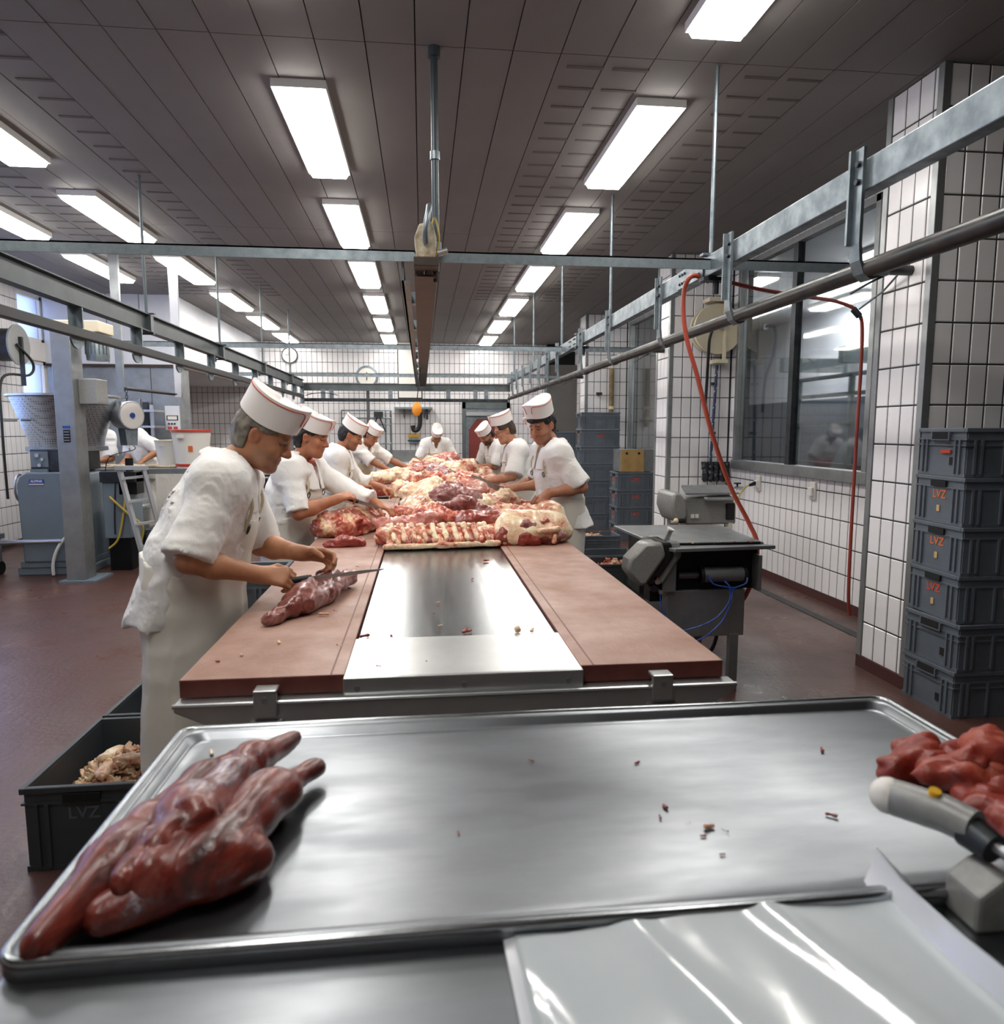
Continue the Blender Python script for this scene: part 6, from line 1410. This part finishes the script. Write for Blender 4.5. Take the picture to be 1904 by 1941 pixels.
# dark shelf trolley behind the first two butchers
t = thing('shelf_trolley', 'dark shelf trolley between the two nearest left-hand butchers', 'trolley', (-1.95, 9.6, 0))
for xx in (-.28, .28):
    for yy in (-.2, .2): G().box(xx-.018, xx+.018, yy-.018, yy+.018, .08, 1.62).obj('post', 'alu', t); G().cyl((xx-.02, yy, .045), (xx+.02, yy, .045), .045).obj('caster', 'black', t)
for k, zz in enumerate((.35, .62, .9, 1.12, 1.18, 1.24, 1.3, 1.36, 1.55)): G().box(-.28, .28, -.2, .2, zz, zz+.025).obj('shelf', 'darksteel' if k != 8 else 'steel2', t)
G().box(-.22, .2, -.15, .18, .645, .86).obj('dark_bin', 'blacksteel', t)
t = thing('red_scoop', 'orange-red scoop on the dark shelf trolley', 'scoop', (-1.93, 9.45, .925)); G().lathe([(0, 0), (.06, .01), (.09, .06), (.08, .06), (0, .02)], (0, 0, 0), 16).obj('bowl', 'redp', t, smooth=50); G().bar((.07, 0, .05), (.2, -.02, .08), .03, .02).obj('handle', 'redp', t)
# ================================================================= plastic bags and the sealing device in the right foreground
def sheet(name, label, m, cx, cy, w, l, z, rz, seed, amp=.006):
    nx, ny = 60, 34; V = []; 
    xs = np.linspace(-w/2, w/2, nx); ys_ = np.linspace(-l/2, l/2, ny); XX, YY = np.meshgrid(xs, ys_, indexing='ij')
    n = vnoise(XX*9+seed, YY*2.5+seed, XX*0)+.5*vnoise(XX*22+seed, YY*5+seed*2, XX*0)
    edge = np.clip((np.abs(XX)/(w/2)-.86)/.14, 0, 1)
    ZZ = np.maximum(amp*(1.2*n+.35), 0)+amp*.9*np.maximum(np.sin((XX+YY*.35)*34+seed), 0)**3*.9
    V = np.stack([XX, YY, ZZ], -1).reshape(-1, 3); Vb = V.copy(); Vb[:, 2] -= .0012
    F = [(i*ny+j, (i+1)*ny+j, (i+1)*ny+j+1, i*ny+j+1) for i in range(nx-1) for j in range(ny-1)]; N = nx*ny
    Fb = [tuple(N+k for k in f[::-1]) for f in F]
    bd = [i*ny for i in range(nx)]+[(nx-1)*ny+j for j in range(1, ny)]+[i*ny+ny-1 for i in range(nx-2, -1, -1)]+[j for j in range(ny-2, 0, -1)]
    Fs = [(bd[k], N+bd[k], N+bd[(k+1) % len(bd)], bd[(k+1) % len(bd)]) for k in range(len(bd))]
    o = finish(name, np.concatenate([V, Vb]), F+Fb+Fs, m, smooth=50); o.location = (cx, cy, z); o.rotation_euler = (0, 0, rz)
    return tag(o, label, 'plastic bag', 'plastic bags on the work table')
sheet('plastic_bag', 'lowest clear plastic bag of the flat pile at the bottom right', 'poly2', .36, .61, .52, .42, .8635, R(2), 1.)
sheet('plastic_bag', 'middle clear plastic bag of the flat pile at the bottom right', 'poly', .365, .605, .51, .42, .870, R(1), 4., .005)
sheet('plastic_bag', 'top glossy plastic bag of the flat pile at the bottom right', 'poly', .37, .6, .5, .42, .8775, R(3), 9.)
# upright folded edge of the last bag
g = G(); P0 = [(.612, .87, .864), (.60, .80, .866), (.605, .70, .868), (.62, .6, .87), (.64, .5, .87)]
V = []; 
for k, p in enumerate(P0):
    hgt = .05-.004*k; V += [(p[0], p[1], p[2]), (p[0]+.022, p[1]+.004, p[2]+hgt*.8), (p[0]+.02, p[1]+.006, p[2]+hgt), (p[0]+.055, p[1]-.01, p[2]+.012), (p[0]+.052, p[1]-.01, p[2])]
F = [(k*5+a, k*5+a+1, k*5+6+a, k*5+5+a) for k in range(4) for a in range(4)]
o = finish('plastic_bag', V, F, 'poly2', smooth=60); tag(o, 'folded milky plastic sheet standing along the right edge of the pile', 'plastic bag', 'plastic bags on the work table')
t = thing('bag_sealer', 'grey bag sealing device with a round-ended arm at the right edge', 'machine', (.018, -.012, -.004))
G().tube([(.655, .935, .965), (.665, .925, .968), (.70, .87, .972), (.715, .83, .972)], [.016, .026, .026, .024], 18).obj('round_arm', 'greym', t, smooth=60)
G().sphere((.66, .93, .968), (.0265, .0265, .0265)).obj('arm_end_highlight', 'whitep', t, smooth=60)  # white ball paints the highlight on the end of the grey arm
G().cyl((.712, .838, .965), (.718, .80, .96), .024, .02).obj('arm_collar', 'darksteel', t, smooth=40)
G().cyl((.715, .82, .965), (.80, .45, .94), .008, n=12).obj('shaft', 'alu', t, smooth=40)
G().cyl((.69, .878, .995), (.69, .876, 1.003), .008).obj('brass_screw', 'yellow', t)
G().prism([(-.035, 0), (.03, 0), (.03, .06), (.0, .075), (-.035, .05)], (.71, .77, .865), (1, 0, 0), (0, 0, 1), (0, .06, 0)).obj('end_block', 'greym', t, bevel=.006)
G().box(.77, .95, .74, .81, .93, .96).obj('top_plate', 'greym', t, bevel=.006); G().box(.78, .95, .76, .8, .865, .93).obj('support', 'greym', t, bevel=.006)
G().box(.72, 1.0, .42, .74, .864, .9).obj('bed', 'greym', t, bevel=.006)
for yy in (.5, .58, .66): G().cyl((.73, yy, .905), (.98, yy, .905), .012).obj('roller', 'darksteel', t, smooth=40)
